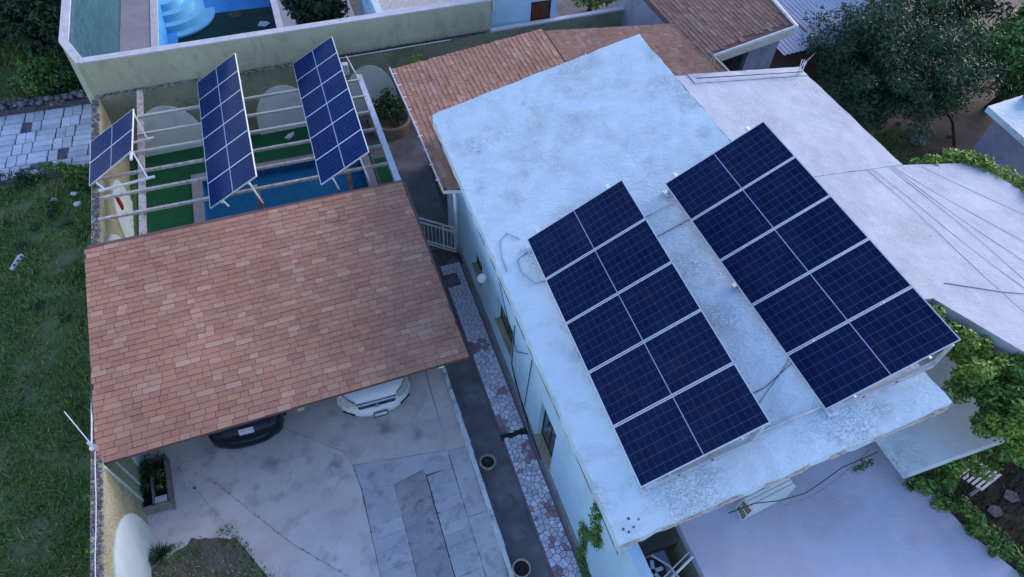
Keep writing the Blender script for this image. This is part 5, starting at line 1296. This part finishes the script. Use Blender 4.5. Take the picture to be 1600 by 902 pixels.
for k in range(34):
    t_ = k / 33
    p = np.array([np.interp(t_, [0, .45, .7, 1], [13.3, 14.75, 15.25, 15.9]), np.interp(t_, [0, .45, .7, 1], [8.42, 8.32, 7.55, 5.6]), np.interp(t_, [0, 1], [4.95, 4.85])])
    cs.append(p + np.random.default_rng(k).normal(size=3) * .06); rs.append(.10 + .16 * min(1, t_ * 2.2))
mass('vine', 'yellow-green hedge of vine along the far right roof edge', 'vine', cs, rs, 130, .05, 'leaf_bright', (15, 7.5, 0))
# garden strip along the front roof
cs, rs = [], []
for k in range(105):
    t_ = random.random(); y = 2.40 - 3.4 * t_; ex = np.interp(y, [-1, .47, 1.05, 1.71, 2.21, 2.53], [10.75, 10.14, 9.97, 9.84, 9.55, 9.58]); x = ex + random.uniform(-.10, .55); y += random.uniform(-.1, .1)
    cs.append((x, y, 2.93 + random.uniform(-.05, .16) - .8 * max(0, x - ex - .15))); rs.append(random.uniform(.08, .17))
mass('vine', 'dark green creeper hanging over the edge of the front flat roof', 'vine', cs, rs, 80, .042, 'leaf_mid', (10.3, .8, 0))
cs, rs = [], []
for k in range(50):
    x = random.uniform(10.2, 13.4); y = 2.2 + (x - 10.2) * .16 + random.uniform(-.15, .55); cs.append((x, y, random.uniform(2.3, 3.25) )); rs.append(random.uniform(.14, .26))
mass('vine', 'bright creeper under the step roof above the white bench', 'vine', cs, rs, 90, .05, 'leaf_vine', (11.5, 2.6, 0))
cs, rs = [], []
for k in range(26):
    x = random.uniform(9.3, 9.9); cs.append((x, 2.38 + random.uniform(-.06, .06), 2.98)); rs.append(.07)
mass('vine', 'sparse creeper tendrils at the corner of the step roof', 'vine', cs, rs, 16, .035, 'leaf_garden', (9.6, 2.4, 2.9))
# vine on the west wall
cs, rs = [], []
for (y0, z0), (y1, z1) in (((3.86, 2.75), (3.52, 1.95)), ((3.52, 1.95), (4.0, 1.35)), ((4.0, 1.35), (3.8, .45)), ((3.8, .45), (3.3, .1))):
    for k in range(10):
        t_ = k / 9; cs.append((3.57, y0 + (y1 - y0) * t_ + random.uniform(-.09, .09), z0 + (z1 - z0) * t_ + random.uniform(-.09, .09))); rs.append(random.uniform(.07, .16))
mass('vine', 'green creeper climbing the white wall near the front roof corner', 'vine', cs, rs, 46, .034, 'leaf_mid', (3.55, 3.7, 0))
cs = [(8.55 + .045 * k, 3.0 + random.uniform(-.05, .05), 2.95 + random.uniform(-.02, .06)) for k in range(10)]
mass('vine', 'few creeper shoots under the roof front edge by the step roof', 'vine', cs, [.06] * 10, 12, .03, 'leaf_mid', (8.75, 3.0, 2.9))

# garden floor, bench, stones
MB().prism([(9.9, -4), (20, -4), (20, 4.5), (11.5, 4.8), (9.5, 4.8)], .004, .012).build('garden_floor', 'potsoil', kind='structure', loc=(0, 0, 0))
grass('garden_grass', 7000, (10.2, 15.5), (-.5, 4), .10, 'leaf_garden', keep=patch)
bn = thing('bench', (12.85, 2.55, .01), 'white slatted garden bench half hidden by the creeper', 'bench')
for k in range(8):
    a = Vector((12.84 - .05 * k, 2.28 + .085 * k, .46)); MB().bar(a, a + Vector((.74, .16, 0)), .055, .03).build('slat', 'bench', bn)
for k in range(3):
    a = Vector((12.40, 2.99, .56 + k * .12)); MB().bar(a, a + Vector((.78, .16, 0)), .03, .08).build('back_slat', 'bench', bn)
for x, y in ((12.88, 2.33), (13.5, 2.46), (12.5, 2.86), (13.12, 2.98)): MB().box((x - .03, y - .03, .01), (x + .03, y + .03, .44)).build('leg', 'bench', bn)
for i, (x, y) in enumerate(((13.15, 1.85), (13.8, 1.98))):
    pts = [(x + .19 * math.cos(a) * random.uniform(.8, 1.15), y + .17 * math.sin(a) * random.uniform(.8, 1.15)) for a in np.linspace(.3, 6.58, 6)[:-1]]
    tag(MB().prism(pts, .005, .06).build('stepping_stone', 'slabstone'), ('grey stepping stone nearer the front roof creeper', 'grey stepping stone farther right in the garden')[i], 'stepping stone', 'stepping stones in the garden')

# ================================================================== FRONT DETAILS
ck = thing('air_cooler', (6.4, 2.95, 2.9), 'pale blue box air cooler with a louvred end under the roof front edge', 'air cooler')
LA, LB, LC, LD = Vector((5.83, 2.98, 3.22)), Vector((5.95, 3.02, 3.42)), Vector((6.07, 2.82, 3.28)), Vector((5.90, 2.77, 3.04))
RA, RB, RC, RD = Vector((6.82, 3.10, 3.22)), Vector((6.94, 3.12, 3.45)), Vector((7.05, 2.95, 3.30)), Vector((6.91, 2.89, 3.02))
MB().hexa([LA, LB, LC, LD], [RA, RB, RC, RD]).build('cabinet', 'cooler', ck, bevel=.01)
ln_ = (LB - LA).cross(LD - LA).normalized()
if ln_.x > 0: ln_ = -ln_
lv = MB().hexa([p + ln_ * .004 for p in (LA, LB, LC, LD)], [p + ln_ * .03 for p in (LA, LB, LC, LD)]).build('louvre_panel', 'fascia_cream', ck)
for r in range(2):
    for k_ in range(6):
        u0, u1 = .07 + r * .46, .07 + r * .46 + .38; v0, v1 = .08 + k_ * .145, .08 + k_ * .145 + .095
        q = [LA.lerp(LB, u).lerp(LD.lerp(LC, u), v) + ln_ * .03 for u, v in ((u0, v0), (u1, v0), (u1, v1), (u0, v1))]
        MB().hexa([p - ln_ * .02 for p in q], [p + ln_ * .004 for p in q]).build('louvre_slot', 'dark', lv)
for f_ in (.35, .7): MB().bar(LB.lerp(LC, f_) + Vector((0, 0, .008)), RB.lerp(RC, f_) + Vector((0, 0, .008)), .01, .01).build('seam', 'gutter_blue', ck)
MB().box((5.95, 2.86, 2.90), (6.05, 2.96, 3.12)).build('bracket', 'galv', ck)
MB().box((6.8, 2.95, 2.90), (6.9, 3.05, 3.1)).build('bracket', 'galv', ck)

# open service gap with fan unit and pipes
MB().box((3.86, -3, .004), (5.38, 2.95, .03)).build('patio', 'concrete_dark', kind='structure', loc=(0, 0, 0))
MB().box((4.86, 2.25, .03), (5.38, 2.93, 2.68)).build('partition', 'stucco_grey', H)
fu = thing('condenser_unit', (4.25, 2.62, 1.2), 'grey condenser with a round fan in the service gap below the roof corner', 'air conditioner')
MB().box((3.92, 2.38, 1.65), (4.58, 2.92, 2.35)).build('cabinet', 'grey_house', fu, bevel=.02)
MB().lathe((4.2, 2.62, 2.36), [(.24, 0), (.24, .02), (.21, .02), (.20, .005), (.001, .005)], 24).build('fan_guard', 'dark', fu)
fb = MB()
for a in np.linspace(0, 2 * math.pi, 6)[:-1]: fb.bar((4.2, 2.62, 2.372), (4.2 + .19 * math.cos(a), 2.62 + .19 * math.sin(a), 2.372), .07, .01)
fb.build('fan_blades', 'cooler', fu)
MB().box((3.95, 2.40, .03), (4.0, 2.9, 1.65)).box((4.5, 2.40, .03), (4.55, 2.9, 1.65)).build('stand', 'galv', fu)
tag(MB().prism([(4.55, 1.9), (4.8, 1.85), (4.85, 2.2), (4.6, 2.25)], .03, 2.0).build('cardboard_box', 'brown_wall'), 'tall brown board leaning in the service gap', 'board')
for i, (a, b, z) in enumerate((((3.86, 2.16), (4.80, 2.52), 2.86), ((3.84, 2.25), (4.8, 2.62), 2.80), ((3.9, 1.66), (4.8, 1.95), 2.84))):
    tag(MB().tube([(*a, z), (*b, z + .03)], .022 if i != 1 else .012, 6).build('pipe', 'white_trim'), ('thick white pipe bridging the service gap', 'thin white pipe just above the thick one over the service gap', 'white pipe bridging the service gap nearest the bottom edge')[i], 'pipe', 'pipes over the service gap')
MB().tube([(4.08, 2.74, 3.0), (4.3, 2.5, 2.95), (4.42, 2.2, 2.9), (4.44, 1.8, 2.85), (4.4, 1.3, 2.8)], .018, 6).build('hose', 'cable_grey')
tag(bpy.data.objects['hose'], 'curved grey hose hanging over the service gap', 'hose')

# ------------------------------------------------------------------ cables
cable('cable', [(3.615, y, z) for y, z in zip(np.linspace(3.0, 12.4, 24), 2.72 + .02 * np.sin(np.linspace(0, 9, 24)))], .008, 'cable', 'long dark cable running high along the white west wall')
cable('cable', [(3.60, 9.6, 2.65), (3.60, 8.9, 2.1), (3.60, 8.2, 1.75), (3.61, 7.6, 2.5)], .008, 'cable', 'slack black cable looping over the middle window')
cable('cable', [(3.60, 8.45, 2.45), (3.60, 8.45, .9), (3.60, 8.1, .55), (3.59, 7.4, .35), (3.59, 7.1, .25)], .012, 'cable', 'black cable dropping down the west wall beside the middle window')
cable('cable', [(3.60, 7.35, 2.62), (3.60, 7.45, .5)], .010, 'cable', 'straight black cable down the wall left of the third window')
cable('cable', [(3.60, 8.4, .8), (3.59, 7.6, .38), (3.58, 7.0, .2), (3.58, 6.2, .14)], .014, 'cable', 'black hose along the wall foot toward the third window')
def on(x, y, dz=.012): return (x, y, (zl(x) if x < 9 else zr(x)) + dz)
cable('cable', [on(3.95, 9.4), on(3.75, 9.7), on(3.55, 9.55), on(3.45, 9.1), on(3.42, 8.7)], .010, 'cable_grey', 'grey cable leaving the left array corner over the eave')
cable('cable', [on(4.02, 9.0), on(3.72, 8.9), on(3.68, 8.55), on(3.85, 8.15), on(4.1, 8.1)], .009, 'cable_grey', 'thin loop of grey cable beside the left array')
cable('cable', [on(6.0, 8.6, .03), on(7.2, 8.75, .03)], .012, 'cable_grey', 'upper cable crossing between the two roof arrays')
cable('cable', [on(6.0, 8.05, .02), on(6.6, 8.1, .02), on(7.3, 8.2, .02)], .008, 'cable', 'lower dark cable crossing between the two roof arrays')
cable('conduit', [on(5.95, 3.58, .03), on(7.35, 3.55, .03)], .022, 'galv', 'pale conduit joining the feet of the two roof arrays', 'conduit')
cable('cable', [on(5.95, 4.2, .015), on(6.6, 4.25, .015), on(7.3, 4.5, .015)], .007, 'cable', 'thin dark cable between the arrays near the front')
cable('cable', [on(6.3, 4.0, .012), on(6.9, 4.35, .012), on(7.3, 4.6, .012)], .005, 'cable', 'very thin cable crossing the roof between the arrays')
cable('cable', [on(9.4, 12.1, .10), on(10.8, 12.08, .10), on(12.6, 12.06, .10)], .012, 'cable', 'dark cable along the kerb of the far right roof')
for i, (a, b) in enumerate((((11.75, 8.3), (12.2, 2.9)), ((11.85, 8.3), (12.9, 3.2)), ((12.4, 8.3), (13.6, 3.8)), ((12.5, 8.3), (14.6, 3.8)), ((13.3, 8.2), (15.6, 4.6)), ((12.42, 8.3), (13.0, 3.2)))):
    pts = [(a[0] + (b[0] - a[0]) * t_ + .05 * math.sin(t_ * 7 + i), a[1] + (b[1] - a[1]) * t_, zr(a[0] + (b[0] - a[0]) * t_) - .004) for t_ in np.linspace(0, 1, 9)]
    cable('cable', pts, .0035, 'cable_grey', 'thin grey cable on the wide right roof, ' + ('leftmost of the six', 'second from the left', 'third from the left', 'crossing to the right edge', 'farthest right of the six', 'close beside the third from the left')[i], 'cable', 'cables on the wide right roof')
cable('cable', [(10.95, 5.05, zr(11) + .0), (12.0, 4.6, zr(12)), (13.2, 4.2, zr(13.2) + .0), (14.5, 3.9, zr(14.5))], .008, 'cable_grey', 'grey cable fanning out from the vine across the right roof')
cable('cable', [(5.6, 2.90, 3.3), (6.0, 2.85, 3.55), (6.4, 2.74, 3.62), (6.9, 2.70, 3.66), (7.5, 2.85, 3.4), (8.1, 3.0, 3.3), (8.8, 3.0, 3.5)], .009, 'cable', 'dark cable sagging under the roof front edge over the air cooler')
cable('cable', [(6.5, 2.66, 3.5), (7.1, 2.70, 3.3), (7.6, 2.80, 3.05), (8.2, 2.95, 3.0), (9.0, 3.2, 3.1)], .006, 'rust', 'thin rusty cable along the front of the house beneath the eave')
